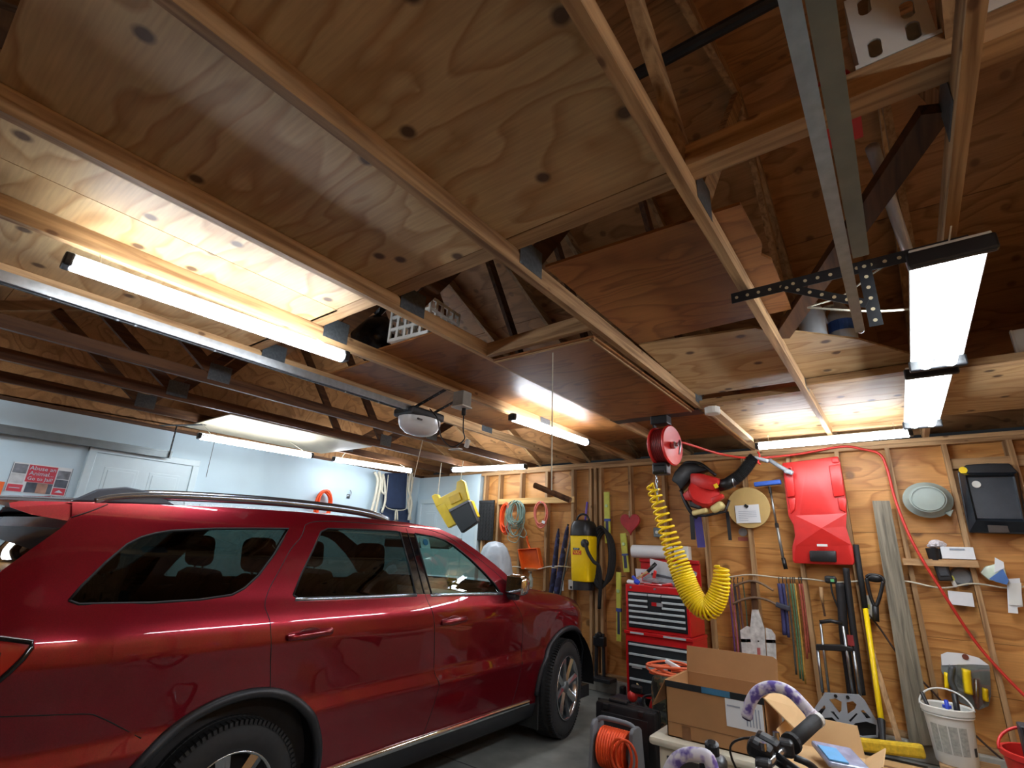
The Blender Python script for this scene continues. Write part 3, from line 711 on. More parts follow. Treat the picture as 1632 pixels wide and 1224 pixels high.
for side in (1, -1):
    bd = region('body_side', 'body', PAINT, side); region('inner_trim', 'body', mat('charcoal upholstery', (32, 31, 32), .8, noise=.15, scale=30), side, -.03)
    region('quarter_window', 'q', GDARK, side, -.008); region('rear_door_window', 'r', GDARK if side > 0 else GLIGHT, side, -.008)
    region('front_door_window', 'f', GLIGHT, side, -.008); region('door_pillar', 'b', mat('gloss black', (14, 15, 18), .08, coat=.6, noise=.02), side, -.004)
    for P in (CUT_R, CUT_M, CUT_F, CUT_T, CUT_B, CUT_G): seam(bd, P, .0028, SEAMB, 'panel_gap', side, -.001)
    for P in (WQ, WR, WF): seam(bd, P+[P[0]], .006, mat('window rubber', (9, 9, 10), .7, noise=.05), 'window_seal', side, -.002, sp=0)
    seam(bd, [(1.618, 1.214), (2.0, 1.210), (2.48, 1.205)], .011, sillm, 'sill_moulding', side, .0); seam(bd, [(2.61, 1.200), (3.0, 1.193), (3.39, 1.184)], .011, sillm, 'sill_moulding', side, .0)
    seam(suv, ARCH_R[1:-1], .024, trimb, 'wheel_arch_trim', side, .0, n=10, sp=0); seam(suv, ARCH_F[1:-1], .024, trimb, 'wheel_arch_trim', side, .0, n=10, sp=0)
    # chrome strip and dark sill below the doors
    rows = [[flank(y, z, d, side) for (z, d) in ((.385, .004), (.38, .022), (.352, .026), (.345, .01))] for y in [1.90+i*.1 for i in range(20)]]
    MB().grid(rows).done('rocker_moulding', chrome, suv, smooth=True)
    rows = [[flank(y, z, d, side) for (z, d) in ((.352, .018), (.33, .012), (.25, .01), (.20, -.06))] for y in [1.86+i*.107 for i in range(20)]]
    MB().grid(rows).done('side_sill', trimb, suv, smooth=True)
    # mud flap
    MB().prism([(X0+offz(.4)+.02 if side > 0 else 2*XC-(X0+offz(.4)+.02), 3.92, .55), (X0-.02 if side > 0 else 2*XC-X0+.02, 3.90, .16), (X0-.25 if side > 0 else 2*XC-X0+.25, 3.90, .16), (X0-.25 if side > 0 else 2*XC-X0+.25, 3.92, .55)], (0, .015, 0)).done('mud_flap', rubber, suv)
    # handles over a raised disc whose darker red paints the shade of a hollow
    for (y0, y1, z0) in ((1.58, 1.83, 1.046), (2.69, 2.925, 1.034)):
        hp = [flank(y0, z0-.004, .004, side), flank(y0+.03, z0, .028, side), flank((y0+y1)/2, z0+.006, .036, side), flank(y1-.03, z0+.008, .028, side), flank(y1, z0+.008, .004, side)]
        h = MB().tube(spline(hp, 6), .013, 10, flat=1.3).done('door_handle', PAINT, suv, smooth=True)
        c = flank((y0+y1)/2, z0+.002, 0, side)
        MB().lathe([(.052, 0), (.05, .0025), (.02, .003)], c, (side, 0, 0), 20, up=(0, 1, 0), sx=1.35, sy=.62).done('recess_shade', mat('shadowed red', (96, 6, 18), .3, coat=.5), h)
    # roof rail
    rp_ = [(.70, 1.628), (.76, 1.652), (.88, 1.674), (1.1, 1.692), (1.5, 1.71), (1.9, 1.712), (2.15, 1.702), (2.28, 1.684), (2.36, 1.664)]
    def rx(y): return (X0-.285 if side > 0 else 2*XC-X0+.285)
    MB().tube(spline([(rx(y), y, z+.008) for y, z in rp_], 6), .02, 10, flat=1.25).done('roof_rail', mat('satin aluminium rail', (150, 156, 164), .22, .95, noise=.04), suv, smooth=True)
    MB().prism([(rx(0)-.016, .62, 1.63), (rx(0)-.016, .70, 1.69), (rx(0)-.016, .80, 1.712), (rx(0)-.016, .92, 1.70), (rx(0)-.016, 1.02, 1.65)], (.032, 0, 0), bevel=.006).done('rail_foot', mat('grey rail foot', (78, 86, 96), .35, noise=.05), suv)
    # mirror
    mb = MB()
    c = flank(3.46, 1.22, 0, side); sx = side
    mb.box(c+Vector((.10*sx, .03, .035)), (.17, .13, .155), rot=Euler((0, .06*sx, .12*sx)).to_matrix(), bevel=.045, seg=3)
    mr = mb.done('door_mirror', chrome, suv, smooth=True)
    MB().box(c+Vector((.03*sx, .02, -.055)), (.16, .07, .05), bevel=.02).done('mirror_arm', trimb, mr)
    MB().box(c+Vector((.015*sx, .045, .035)), (.02, .10, .12), bevel=.01).done('mirror_base', trimb, mr)
    MB().box(c+Vector((.105*sx, -.036, .035)), (.14, .008, .125), rot=Euler((0, .06*sx, .12*sx)).to_matrix(), bevel=.003).done('mirror_glass', mat('mirror', (200, 204, 206), .02, 1, noise=0), mr)
    # tail lamp
    tl = region('tail_lamp', 't', mat('tail lamp red', (164, 8, 22), .15, coat=1, noise=.05), side, .004)
    seam(tl, dens(TL)+[TL[0]], .010, mat('gloss black', (14, 15, 18), .08), 'lamp_rim', side, .004, sp=0)
    seam(tl, [(.43, 1.10), (.50, 1.075), (.47, 1.02), (.42, 1.0)], .016, mat('smoked lens', (30, 10, 14), .1, coat=1), 'smoked_insert', side, .004)
# body across the car: roof, windscreen, bonnet, front, tailgate
US = [i/12*2-1 for i in range(13)]
def across(y, z, crown, yb=0, zs=None):
    xr = Xs(y, z); hw = xr-XC
    return [Vector((XC - u*hw, y + yb*(1-u*u), z + crown*(1-abs(u)**2.4))) for u in US]
ys = [.60+i*(2.811-.60)/18 for i in range(19)]
MB().grid([across(y, ztop(y), .035) for y in ys]).done('roof', PAINT, suv, smooth=True)
MB().grid([[p-Vector((0, 0, .035)) for p in across(y, ztop(y)-.01, .03)] for y in ys]).done('headliner', mat('headliner cloth', (150, 148, 140), .9), suv, smooth=True)
MB().grid([across(2.811+(3.685-2.811)*i/10, ztop(2.811+(3.685-2.811)*i/10), .035-.015*i/10, .06+.20*i/10) for i in range(11)]).done('windscreen', GLIGHT, suv, smooth=True)
MB().grid([across(3.70+(5.22-3.70)*i/20, ztop(3.70+(5.22-3.70)*i/20), .02+.03*sin(pi*i/20), .10*(i/20)**2) for i in range(21)]).done('bonnet', PAINT, suv, smooth=True)
MB().grid([across(y, z, 0, .16) for y, z in FRONT]).done('front_bumper', PAINT, suv, smooth=True)
MB().grid([across(y-.004, z, 0, .165) for y, z in ((5.235, .78), (5.245, .6), (5.235, .5))]).done('grille', blackp, suv, smooth=True)
rg = [(y, z) for y, z in REAR]
def rearrow(y, z): return across(y, z, 0, -.10)
MB().grid([rearrow(y, z) for y, z in rg[:6]]).done('tailgate', PAINT, suv, smooth=True)
MB().grid([rearrow(y, z) for y, z in rg[5:9]]).done('rear_window', GREAR, suv, smooth=True)
MB().grid([rearrow(y, z) for y, z in rg[8:10]]).done('tailgate_header', PAINT, suv, smooth=True)
sp = []
for (y, z) in ((.625, 1.545), (.50, 1.562), (.43, 1.585), (.425, 1.602), (.46, 1.613), (.62, 1.626), (.72, 1.634)):
    r = across(y if y > .5 else y, z, .035 if z > 1.56 else .03, -.06); hw = Xs(.62, z)-XC-.012
    sp.append([Vector((XC-u*hw, p.y, p.z)) for u, p in zip(US, r)])
spo = MB().grid(sp).done('rear_spoiler', PAINT, suv, smooth='auto')
for k in (0, -1): MB().prism([r[k] for r in sp], (.004 if k == 0 else -.004, 0, 0)).done('spoiler_end', PAINT, spo)
MB().slab((XC-.80, .55, .20), (XC+.80, 5.0, .30)).done('underbody', blackp, suv)
for s in (1, -1):
    for yc, R_ in ((1.436, .46), (4.38, .475)):
        rows = [[Vector((X0-.01 if s > 0 else 2*XC-X0+.01, p.y, p.z)), Vector((XC+s*.62, p.y, p.z))] for p in arc((0, yc, .39), R_-.015, -.1, pi+.1, 20, (0, 1, 0), (0, 0, 1))]
        MB().grid(rows).done('wheel_well', blackp, suv, smooth=True)
        MB().prism([Vector((XC+s*.62, p.y, p.z)) for p in arc((0, yc, .39), R_-.015, -.1, pi+.1, 20, (0, 1, 0), (0, 0, 1))], (-.01*s, 0, 0)).done('wheel_well', blackp, suv)
# wheels
alloy = mat('polished alloy', (196, 200, 204), .18, .95, noise=.05)
def wheel(c, s, steer, S_=1.0):
    """tyre with shoulder blocks and twin-faced spokes; local axis x pointing out"""
    sc = lambda L: [(a*S_, b) for a, b in L]
    Rm = Matrix.Rotation(steer, 3, 'Z'); c = Vector(c)
    ax = Rm @ Vector((s, 0, 0)); fy = Rm @ Vector((0, 1, 0)); up = Vector((0, 0, 1))
    prof = [(.245, -.24), (.30, -.25), (.36, -.24), (.383, -.20), (.386, -.13), (.383, -.055), (.372, -.022), (.35, -.004), (.30, .004), (.262, .0), (.24, -.012)]
    w = MB().lathe(sc(prof), c, ax, 56, cap=False, up=fy).done('wheel', rubber, suv, smooth=True, label='black tyre on a polished spoke alloy wheel')
    tb = MB()
    for k in range(90):
        a = 2*pi*k/90; rd = fy*cos(a)+up*sin(a); tg = -fy*sin(a)+up*cos(a)
        tb.box(c+rd*.3725*S_+ax*(-.030), (.022, .014, .045), rot=Matrix((rd, tg, ax)).transposed()); tb.box(c+rd*.382*S_+ax*(-.13), (.012, .022, .10), rot=Matrix((rd, tg, ax)).transposed())
    tb.done('tread_blocks', rubber, w)['kind'] = 'stuff'
    MB().lathe(sc([(.235, -.20), (.232, -.06), (.246, -.012), (.252, .002), (.246, .008), (.236, -.008), (.222, -.05), (.215, -.2)]), c, ax, 48, cap=False, up=fy).done('rim', alloy, w, smooth=True)
    MB().lathe([(.02, -.14), (.225*S_, -.14)], c, ax, 32, cap=False, up=fy).done('brake_disc', steeld, w)
    for k in range(8):
        sp_ = MB()
        a = 2*pi*k/8+.2; rd = fy*cos(a)+up*sin(a); tg = -fy*sin(a)+up*cos(a)
        P = lambda r, t, d: c+rd*r*S_+tg*t+ax*d
        V = [P(.04, -.028, -.03), P(.04, .028, -.03), P(.238, .034, -.012), P(.238, -.034, -.012), P(.04, 0, -.012), P(.238, 0, .004), P(.04, 0, -.07), P(.238, 0, -.06)]
        sp_._add(V, [(0, 4, 5, 3), (4, 1, 2, 5), (1, 6, 7, 2), (6, 0, 3, 7), (3, 5, 2, 7), (0, 6, 1, 4)]); sp_.done('spoke', alloy, w)
    MB().lathe([(.05, -.04), (.048, -.012), (.034, -.004), (0.002, -.002)], c, ax, 20, up=fy).done('hub_cap', steeld, w, smooth=True)
for s in (1, -1):
    wx = X0-.005 if s > 0 else 2*XC-X0+.005
    wheel((wx-.04*s, 1.436, .386*.905), s, 0, .905)
    wheel((wx-.02*s, 4.38, .386), s, RAD(9))
# cabin
dk = mat('charcoal upholstery', (32, 31, 32), .8, noise=.15, scale=30)
MB().slab((XC-.78, .75, .30), (XC+.78, 3.7, .50)).done('cabin_floor', dk, suv)
for s in (1, -1):
    MB().slab((XC+s*.78, .7, .4), (XC+s*.80, 3.55, 1.17)).done('door_trim', dk, suv)
for y, xs in ((2.62, (-.38, .38)), (1.78, (-.40, .40)), (1.02, (-.34, .34))):
    for x in xs:
        st = MB(); st.box((XC+x, y+.22, .68), (.50, .50, .22), bevel=.06); st.box((XC+x, y-.08, 1.0), (.50, .16, .62), rot=Euler((.16, 0, 0)).to_matrix(), bevel=.07)
        so = st.done('seat', dk, suv, smooth='auto')
        MB().box((XC+x, y-.15, 1.42), (.27, .11, .20), rot=Euler((.1, 0, 0)).to_matrix(), bevel=.05, seg=3).done('headrest', dk, so, smooth='auto')
        h = MB(); 
        for q in (-.06, .06): h.tube([(XC+x+q, y-.13, 1.26), (XC+x+q, y-.145, 1.40)], .007, 6)
        h.done('headrest_posts', steel, so)
MB().box((XC, 3.45, 1.02), (1.5, .45, .26), bevel=.08, seg=3).done('dashboard', mat('dashboard', (70, 74, 76), .7), suv, smooth='auto')
MB().tube([Vector((XC-.38, 3.14, 1.07)) + Vector((cos(a)*.18, -sin(a)*.07, sin(a)*.165)) for a in [2*pi*k/28 for k in range(28)]], .015, 8, closed=True).done('steering_wheel', dk, suv, smooth=True)
MB().tube([(XC-.38, 3.15, 1.07), (XC-.38, 3.35, 1.0)], .05, 10).done('steering_column', dk, suv)
MB().box((XC, 3.02, 1.535), (.26, .03, .07), bevel=.012).done('rear_view_mirror', blackp, suv)
MB().box((XC+.55, 2.98, 1.545), (.40, .16, .015), rot=Euler((.5, 0, 0)).to_matrix(), bevel=.005).done('sun_visor', mat('visor cloth', (150, 152, 146), .8), suv)
c_ = flank(2.66, 1.535, -.012)
MB().box(c_+Vector((-.01, 0, 0)), (.002, .09, .075), rot=Matrix.Rotation(-.38, 3, 'Y')).done('window_sticker', mat('pale blue sticker', (196, 220, 232), .6), suv)
MB().lathe([(.024, 0), (.024, .003)], c_+Vector((-.007, 0, .008)), (1, 0, .38), 16).done('sticker_disc', mat('sticker blue', (60, 130, 190), .6), suv)

# ================================================================== THINGS ON AND ALONG THE WALLS
def Wp(px, py, d=0): return onY(px, py, YS-d)
def Zm(ox, oy, s): return lambda x, y: (ox+x/s, oy+y/s)
def coil(name, c, rx, rz, loops, r, m, label, seed, tails=(), spread=.02, cat='cord', n=26, plane='y', mess=0):
    """cord hung in loops: one continuous tube"""
    rr = random.Random(seed); P = []; c = Vector(c)
    for k in range(loops):
        a, b = rx*rr.uniform(.82-mess, 1.06), rz*rr.uniform(.86-mess, 1.06); dx, dz = rr.uniform(-.12-mess, .12+mess)*rx, rr.uniform(-.02, .02)
        for i in range(n):
            t = pi/2+2*pi*i/n; dep = -(k/loops)*spread*2 + rr.uniform(-.15, .15)*spread
            q = Vector((dx+a*cos(t), dep, dz - (b-rz) + b*sin(t)))
            P.append(c + (q if plane == 'y' else Vector((-q.y, q.x, q.z))))
    th = thing(name, c+Vector((0, 0, rz)), label, cat)
    MB().tube(P, r, 6).done('loops', m, th, smooth=True)
    for i, t in enumerate(tails): MB().tube(spline([c+Vector(q) for q in t], 5), r, 6).done('loose_end', m, th, smooth=True)
    hk = c+Vector((0, 0, rz)) if plane == 'y' else c+Vector((0, 0, rz))
    nv = Vector((0, 1, 0)) if plane == 'y' else Vector((-1, 0, 0))
    MB().tube([hk-nv*.03+Vector((0, 0, .012)), hk-nv*.034-Vector((0, 0, .008)), hk-Vector((0, 0, .012)), hk+nv*.045-Vector((0, 0, .006))], .004, 6).done('hook', steel, th)
    return th

# ---- ledger board with hooks and hanging cords
ld = slabobj('ledger_board', Wp(795, 804, .0)-Vector((0, .02, 0)), Wp(916, 791.5, .0), wood('pale pine lumber', 'x', (200, 158, 96), (232, 194, 128))); tag(ld, 'pale pine ledger board nailed across studs with hanging cords', 'board')
oc1 = mat('orange cord', (240, 84, 30), .5, noise=.05); gc = mat('grey green cord', (126, 150, 138), .5, noise=.1); pc = mat('faded pink cord', (222, 122, 104), .5, noise=.08)
coil('extension_cord', Wp(808, 826, .05), .085, .20, 9, .011, oc1, 'thick orange cord coil hanging at the end of the ledger board', 1, spread=.03)
coil('wire_bundle', Wp(824, 826, .12), .15, .23, 17, .006, gc, 'grey green wire bundle hanging in loose loops on the ledger board', 2, mess=.3, tails=[[(.1, 0, -.1), (.18, -.01, -.2), (.15, -.02, -.26), (.05, 0, -.24)], [(-.1, 0, -.12), (-.15, 0, -.28), (0, 0, -.33), (.08, 0, -.2)]], spread=.035)
coil('extension_cord', Wp(863, 821, .05), .105, .17, 4, .009, pc, 'faded pink cord coil hanging by itself near the ledger board end', 3, spread=.012)
one('cord_tag', MB().box(Wp(866, 832, .085), (.05, .002, .035), rot=Matrix.Rotation(.3, 3, 'Y')), paper, Wp(866, 832, .085), 'small white tag on the pink cord coil', 'tag')
# ---- black mat, dustpan and bottle
bm_ = thing('floor_mat', Wp(773, 862, .0), 'black ribbed rubber mat hung flat against plywood beside the white door', 'mat')
a, b = Wp(760, 861, .02), Wp(788, 797, .02)
MB().slab((a.x, YS-.02, a.z), (b.x, YS-.002, b.z), bevel=.004).done('sheet', rubber, bm_)
rb = MB()
for i in range(5):
    for j in range(11):
        c = Vector((a.x+(b.x-a.x)*(i+.5)/5, YS-.023, a.z+(b.z-a.z)*(j+.5)/11)); rb.box(c, (.028, .006, .028), rot=Matrix.Rotation(pi/4, 3, 'Y'))
rb.done('grip_studs', blackp, bm_)['kind'] = 'stuff'; MB().box((a.x/2+b.x/2, YS-.02, b.z-.02), (b.x-a.x, .014, .03)).done('rim', blackp, bm_)
dp = thing('dustpan', Wp(848, 905, .0), 'bright orange plastic dustpan hung handle up on the studs', 'dustpan')
q = [Wp(*p, .02) for p in ((830, 876), (860, 874), (866, 902), (862, 908), (836, 907))]
MB().prism(q, (0, .008, 0), bevel=.002).done('back_plate', orangep, dp)
for i, j in ((0, 1), (4, 0), (1, 2)):
    MB().beam(q[i]-Vector((0, .035, 0)), q[j]-Vector((0, .035, 0)), .012, .075, up=(0, 1, 0), bevel=.003).done('side_wall', orangep, dp)
MB().tube(spline([Wp(839, 855, .03), Wp(841, 864, .03), Wp(845, 876, .035)], 4), .022, 10, radii=None, flat=.6).done('handle', orangep, dp, smooth=True)
MB().box(q[3]*.5+q[4]*.5+Vector((0, -.01, .01)), (.19, .03, .02), bevel=.004).done('lip', mat('dirty lip', (196, 120, 60), .6), dp)
sb = thing('spray_bottle', Wp(845, 934, .05), 'clear plastic bottle hanging under the orange dustpan', 'bottle')
c = Wp(845, 936, .06); MB().lathe([(.03, 0), (.036, .01), (.036, .11), (.02, .14), (.014, .16), (.014, .175)], c, (0, 0, 1), 14).done('bottle', mat('cloudy plastic', (176, 186, 176), .3, noise=.2), sb, smooth=True)
MB().box(c+Vector((0, -.01, .19)), (.03, .06, .03), bevel=.006).done('trigger_head', mat('dull bottle cap', (120, 110, 90), .5), sb)
MB().box(c+Vector((0, -.034, .06)), (.045, .006, .06)).done('bottle_label', mat('green label', (120, 150, 120), .6), sb)
# ---- navy fabric-wrapped poles, lath, outlet
def navy():
    m, nt, p = _new('navy tartan cloth'); L = nt.links.new
    tc = N(nt, 'ShaderNodeTexCoord'); v = N(nt, 'ShaderNodeTexVoronoi'); v.inputs['Scale'].default_value = 26; L(tc.outputs['Object'], v.inputs['Vector'])
    rp = N(nt, 'ShaderNodeValToRGB'); e = rp.color_ramp.elements; rp.color_ramp.interpolation = 'CONSTANT'
    e[0].color = lin((34, 34, 58)); e[1].position = .62; e[1].color = lin((54, 58, 96)); x = e.new(.85); x.color = lin((168, 148, 120))
    L(v.outputs['Color'], rp.inputs['Fac']); L(rp.outputs[0], p.inputs['Base Color']); p.inputs['Roughness'].default_value = .8; return m
NAVY = navy()
for lab, p0, p1, r in (('navy patterned wrapped pole leaning beside the wood lath', (888, 938), (905, 838), .036), ('shorter navy patterned wrapped pole behind its longer neighbour', (880, 938), (890, 845), .034), ('slim grey pole leaning with the navy wrapped poles', (895, 936), (911, 850), .012)):
    t = thing('wrapped_pole', Wp(*p0, .06), lab, 'pole'); dd = {'n': .14, 's': .05}[lab[0]]-(.02 if 'slim' in lab else 0)
    a, b = Wp(*p0, dd), Wp(*p1, dd-.02); a2 = a + (a-b)*1.05; a2.z = max(a2.z, .15)
    MB().tube([a2, a, a+(b-a)*.5, b-(b-a)*.1, b], r, 10, radii=[r*.8, r*1.1, r, r*.8, r*.35]).done('sleeve', NAVY if r > .02 else steeld, t, smooth=True)
    MB().tube([b, b+(b-a)*.03], r*.4, 8).done('tip', blackp, t)
    if r > .02: MB().tube([a+(b-a)*.35+Vector((r*1.1*cos(k), r*1.1*sin(k), 0)) for k in [2*pi*i/12 for i in range(12)]], .006, 5, closed=True).done('tie', rope, t)
o = beamobj('wood_lath', Wp(876, 950, .008), Wp(928, 858, .008), .012, .07, lumz, up=(1, 0, 0)); tag(o, 'bare wood lath leaning diagonally between the wrapped poles and the vacuum', 'board')
ot = thing('wall_outlet', Wp(910, 933, .01), 'white duplex wall outlet on the stud left of the yellow vacuum', 'outlet')
MB().box(Wp(910, 932, .012), (.075, .012, .12), bevel=.004).done('plate', whitepl, ot); MB().box(Wp(910, 936, .022), (.03, .012, .03), bevel=.004).done('socket', blackp, ot)
tg_ = thing('price_tag', Wp(893, 932, .03), 'white and red printed card stuck near the wall outlet', 'card')
MB().box(Wp(893, 932, .03), (.10, .003, .14)).done('card', paper, tg_); MB().box(Wp(893, 932, .033), (.05, .002, .10)).done('print', mat('faded red print', (190, 90, 90), .6), tg_)
# ---- wall vacuum
v0 = Wp(941, 926, .0); vx, vz = v0.x, v0.z; vy = YS-.17
va = thing('wall_vacuum', (vx, vy, vz), 'yellow wall-mounted wet and dry vacuum with black lid and hose', 'vacuum')
wv = Wp(957, 900, 0).x - Wp(924, 900, 0).x; ht = Wp(924, 858, 0).z - Wp(924, 928, 0).z
rows = []
for t in (0, .02, .5, .98, 1):
    w2 = wv*.5*(.9+.1*t); d2 = .14*(.9+.1*t); k = .94 if t in (0, 1) else 1
    rows.append([Vector((vx+w2*k*(abs(cos(a))**.45)*(1 if cos(a) > 0 else -1), vy+d2*k*(abs(sin(a))**.6)*(1 if sin(a) > 0 else -1), vz+ht*t)) for a in [2*pi*i/36 for i in range(37)]])
MB().grid(rows).done('tank', yellowp, va, smooth='auto')
rows = []
for t, k in ((1, 1.05), (1.06, 1.06), (1.22, 1.0), (1.32, .82), (1.36, .5), (1.36, .02)):
    rows.append([Vector((vx+wv*.5*k*(abs(cos(a))**.6)*(1 if cos(a) > 0 else -1), vy+.145*k*(abs(sin(a))**.7)*(1 if sin(a) > 0 else -1), vz+ht*t)) for a in [2*pi*i/36 for i in range(37)]])
MB().grid(rows).done('motor_lid', blackp, va, smooth='auto')
MB().lathe([(wv*.46, -.10), (wv*.46, 0)], (vx, vy, vz), (0, 0, 1), 28, sx=1, sy=.75).done('base', blackp, va, smooth='auto')
MB().tube(arc((vx, vy-.02, vz+ht*1.33), .09, 0, pi, 10, (1, 0, 0), (0, 0, 1)), .014, 8).done('carry_handle', blackp, va, smooth=True)
hs = [Wp(933, 866, .32), Wp(937, 880, .34), Wp(946, 895, .33), Wp(954, 902, .28), Wp(957, 925, .22), Wp(955, 970, .12)]
MB().lathe([(.05, 0), (.05, .03), (.03, .04)], Wp(933, 866, .29), (0, -1, 0), 18).done('inlet', blackp, va, smooth='auto')
MB().tube(spline(hs, 8), .022, 10).done('hose', rubber, va, smooth=True)
for k in range(4):
    c = Vector((vx+wv*.62+k*.012, vy+.05+.02*k, vz+ht*.55)); MB().tube([c+Vector((sin(a)*.13+.02, cos(a)*.02, cos(a)*(.36-.02*k))) for a in [2*pi*i/30 for i in range(30)]], .02, 8, closed=True).done('coiled_hose', rubber, va, smooth=True)
MB().box((vx-.02, vy-.137, vz+ht*.62), (.12, .004, .05)).done('red_label', mat('vac red label', (206, 60, 34), .5), va); MB().box((vx-.03, vy-.137, vz+ht*.70), (.09, .004, .025)).done('black_label', blackp, va)
text('SHOP', 'lettering', whitep, (vx-.03, vy-.141, vz+ht*.70), (1, 0, 0), (0, 0, 1), .026, va); text('VAC', 'lettering', yellowp, (vx-.02, vy-.141, vz+ht*.62), (1, 0, 0), (0, 0, 1), .05, va)
# ---- levels, purple rod, heart, outlet
lvm = mat('lime yellow metal', (204, 208, 84), .4, noise=.1); bl = mat('blue mark', (70, 90, 160), .5)
for lab, p0, p1, w in (('lime yellow spirit level hung upright above the tool chest corner', (969, 866), (967, 784), .075), ('lime yellow spirit level half hidden by the paper towel roll', (999, 912), (993, 850), .075), ('long lime yellow spirit level standing between vacuum and tool chest', (987, 1022), (986, 912), .06)):
    a, b = Wp(*p0, .03), Wp(*p1, .03)
    if lab.startswith('long'): a = onY(p0[0], p0[1], 5.95); b = onY(p1[0], p1[1], 5.95)
    t = thing('spirit_level', a, lab, 'level')
    MB().beam(a, b, w, .028, up=(0, 1, 0), bevel=.003).done('bar', lvm, t)
    MB().beam(a+(b-a)*.1, a+(b-a)*.42, w*.5, .034, up=(0, 1, 0)).done('dark_inset', mat('navy print', (58, 64, 96), .5), t)
    MB().beam(a+(b-a)*.42, a+(b-a)*.47, w*1.02, .032, up=(0, 1, 0)).done('band', bl, t)
    MB().tube([b-(b-a)*.06, Vector(((b-(b-a)*.06).x, YB, (b-(b-a)*.06).z))], .004, 6).done('nail', steel, t)
    MB().lathe([(.02, 0), (.02, .01)], a+(b-a)*.72-Vector((0, .016, 0)), (0, -1, 0), 14).done('vial', mat('vial green', (190, 220, 160), .1), t)
one('purple_rod', MB().tube([Wp(932, 836, .05), Wp(936, 800, .04)], .014, 8), mat('purple paint', (120, 96, 190), .5), Wp(932, 836, .05), 'thin purple rod sticking up behind the yellow vacuum', 'rod', smooth=True)
hc = Wp(1004, 833, .03); ht_ = thing('heart_ornament', hc, 'dark red heart shaped ornament hanging on the stud', 'ornament')
hp = [Vector((hc.x+.0082*(16*sin(t)**3), YS-.035, hc.z+.0088*(13*cos(t)-5*cos(2*t)-2*cos(3*t)-cos(4*t)))) for t in [2*pi*i/30 for i in range(30)]]
MB().prism(hp, (0, .03, 0), bevel=.006).done('heart', mat('heart red', (170, 44, 48), .5, noise=.2), ht_)
MB().tube([hc+Vector((0, -.02, .06)), hc+Vector((0, -.015, .14))], .003, 5).done('string', rope, ht_)
ob = thing('wall_outlet', Wp(1046, 850, 0), 'grey metal outlet box on plywood above the paper towel roll', 'outlet')
MB().box(Wp(1046, 848, .02)+Vector((0, .06, 0)), (.10, .05, .11), bevel=.004).done('box', steeld, ob); MB().lathe([(.02, 0), (.02, .006)], Wp(1045, 848, .02)+Vector((0, .036, 0)), (0, -1, 0), 12).done('socket', whitepl, ob)

# ---- tool chest (top) and rolling cabinet (bottom)
TX0, TX1, TY0, TY1 = -2.535, -1.845, 5.48, 5.93
dark = mat('drawer black', (30, 36, 40), .35, noise=.06); pull = mat('drawer pull', (196, 208, 210), .4, .2, noise=.04)
def chest(name, label, z0, z1, cells, wide=0, lid=False):
    t = thing(name, ((TX0+TX1)/2, (TY0+TY1)/2, z0), label, 'tool chest')
    x0, x1 = TX0-wide, TX1+wide
    MB().slab((x0, TY0, z0), (x1, TY1, z1), bevel=.008).done('body', redm, t)
    MB().slab((x0+.03, TY0-.004, z0+.03), (x1-.03, TY0+.01, z1-.07)).done('drawer_opening', dark, t)
    for (u0, u1, w0, w1) in cells:
        X = lambda u: x0+.04+(x1-x0-.08)*u
        Z = lambda w: z0+.035+(z1-z0-.115)*w
        d = MB().slab((X(u0)+.004, TY0-.016, Z(w0)+.004), (X(u1)-.004, TY0-.003, Z(w1)-.004), bevel=.003).done('drawer', dark, t)
        MB().slab((X(u0)+.004, TY0-.028, Z(w1)-.025), (X(u1)-.004, TY0-.014, Z(w1)-.004), bevel=.003).done('drawer_pull', pull, d)
    return t
cells = [(0, .36, .82, 1), (0, .36, .66, .82), (0, .36, .50, .66), (.36, .60, .5, 1), (.60, 1, .82, 1), (.60, 1, .66, .82), (.60, 1, .50, .66), (0, 1, .335, .50), (0, 1, .17, .335), (0, 1, 0, .17)]
tc_ = chest('tool_chest', 'red top tool chest with black drawers and its lid open', .77, 1.225, cells)
MB().slab((TX0, TY1-.02, 1.225), (TX1, TY1, 1.50), bevel=.006).done('lid', redm, tc_); MB().slab((TX0, TY1-.05, 1.46), (TX1, TY1, 1.50), bevel=.006).done('lid_rim', redm, tc_)
nb = MB().slab((-2.235, TY0-.02, 1.03), (-2.115, TY0-.012, 1.065)).done('name_badge', mat('badge grey', (150, 150, 150), .4), tc_); MB().slab((-2.235, TY0-.022, 1.03), (-2.18, TY0-.012, 1.065)).done('badge_red', redm, nb)
for x in (-2.47, -2.2): MB().lathe([(.012, 0), (.012, .01)], (x, TY0, 1.195), (0, -1, 0), 10).done('lock', steel, tc_)
cb = chest('tool_cabinet', 'red rolling tool cabinet with side handle under the top chest', .16, .735, [(0, 1, .80, 1), (0, 1, .58, .80), (0, 1, .30, .58), (0, 1, 0, .30)], wide=.015)
MB().slab((TX0-.02, TY0-.02, .735), (TX1+.02, TY1, .768), bevel=.005).done('top_tray', redm, cb)
MB().slab((TX0+.05, TY0-.022, .742), (TX0+.2, TY0-.018, .76)).done('worn_strip', pull, cb); MB().slab((TX1-.28, TY0-.022, .742), (TX1-.05, TY0-.018, .76)).done('worn_strip', pull, cb)
MB().tube([(TX1+.015, TY0+.08, .50), (TX1+.075, TY0+.08, .50), (TX1+.075, TY1-.08, .50), (TX1+.015, TY1-.08, .50)], .016, 8).done('side_handle', steel, cb)
MB().slab((TX1+.015, TY0+.05, .40), (TX1+.05, TY1-.05, .62), bevel=.008).done('side_panel', redm, cb)
MB().slab((TX0+.06, TY0-.026, .42), (TX0+.17, TY0-.020, .455)).done('name_badge', mat('badge grey', (150, 150, 150), .4), cb)
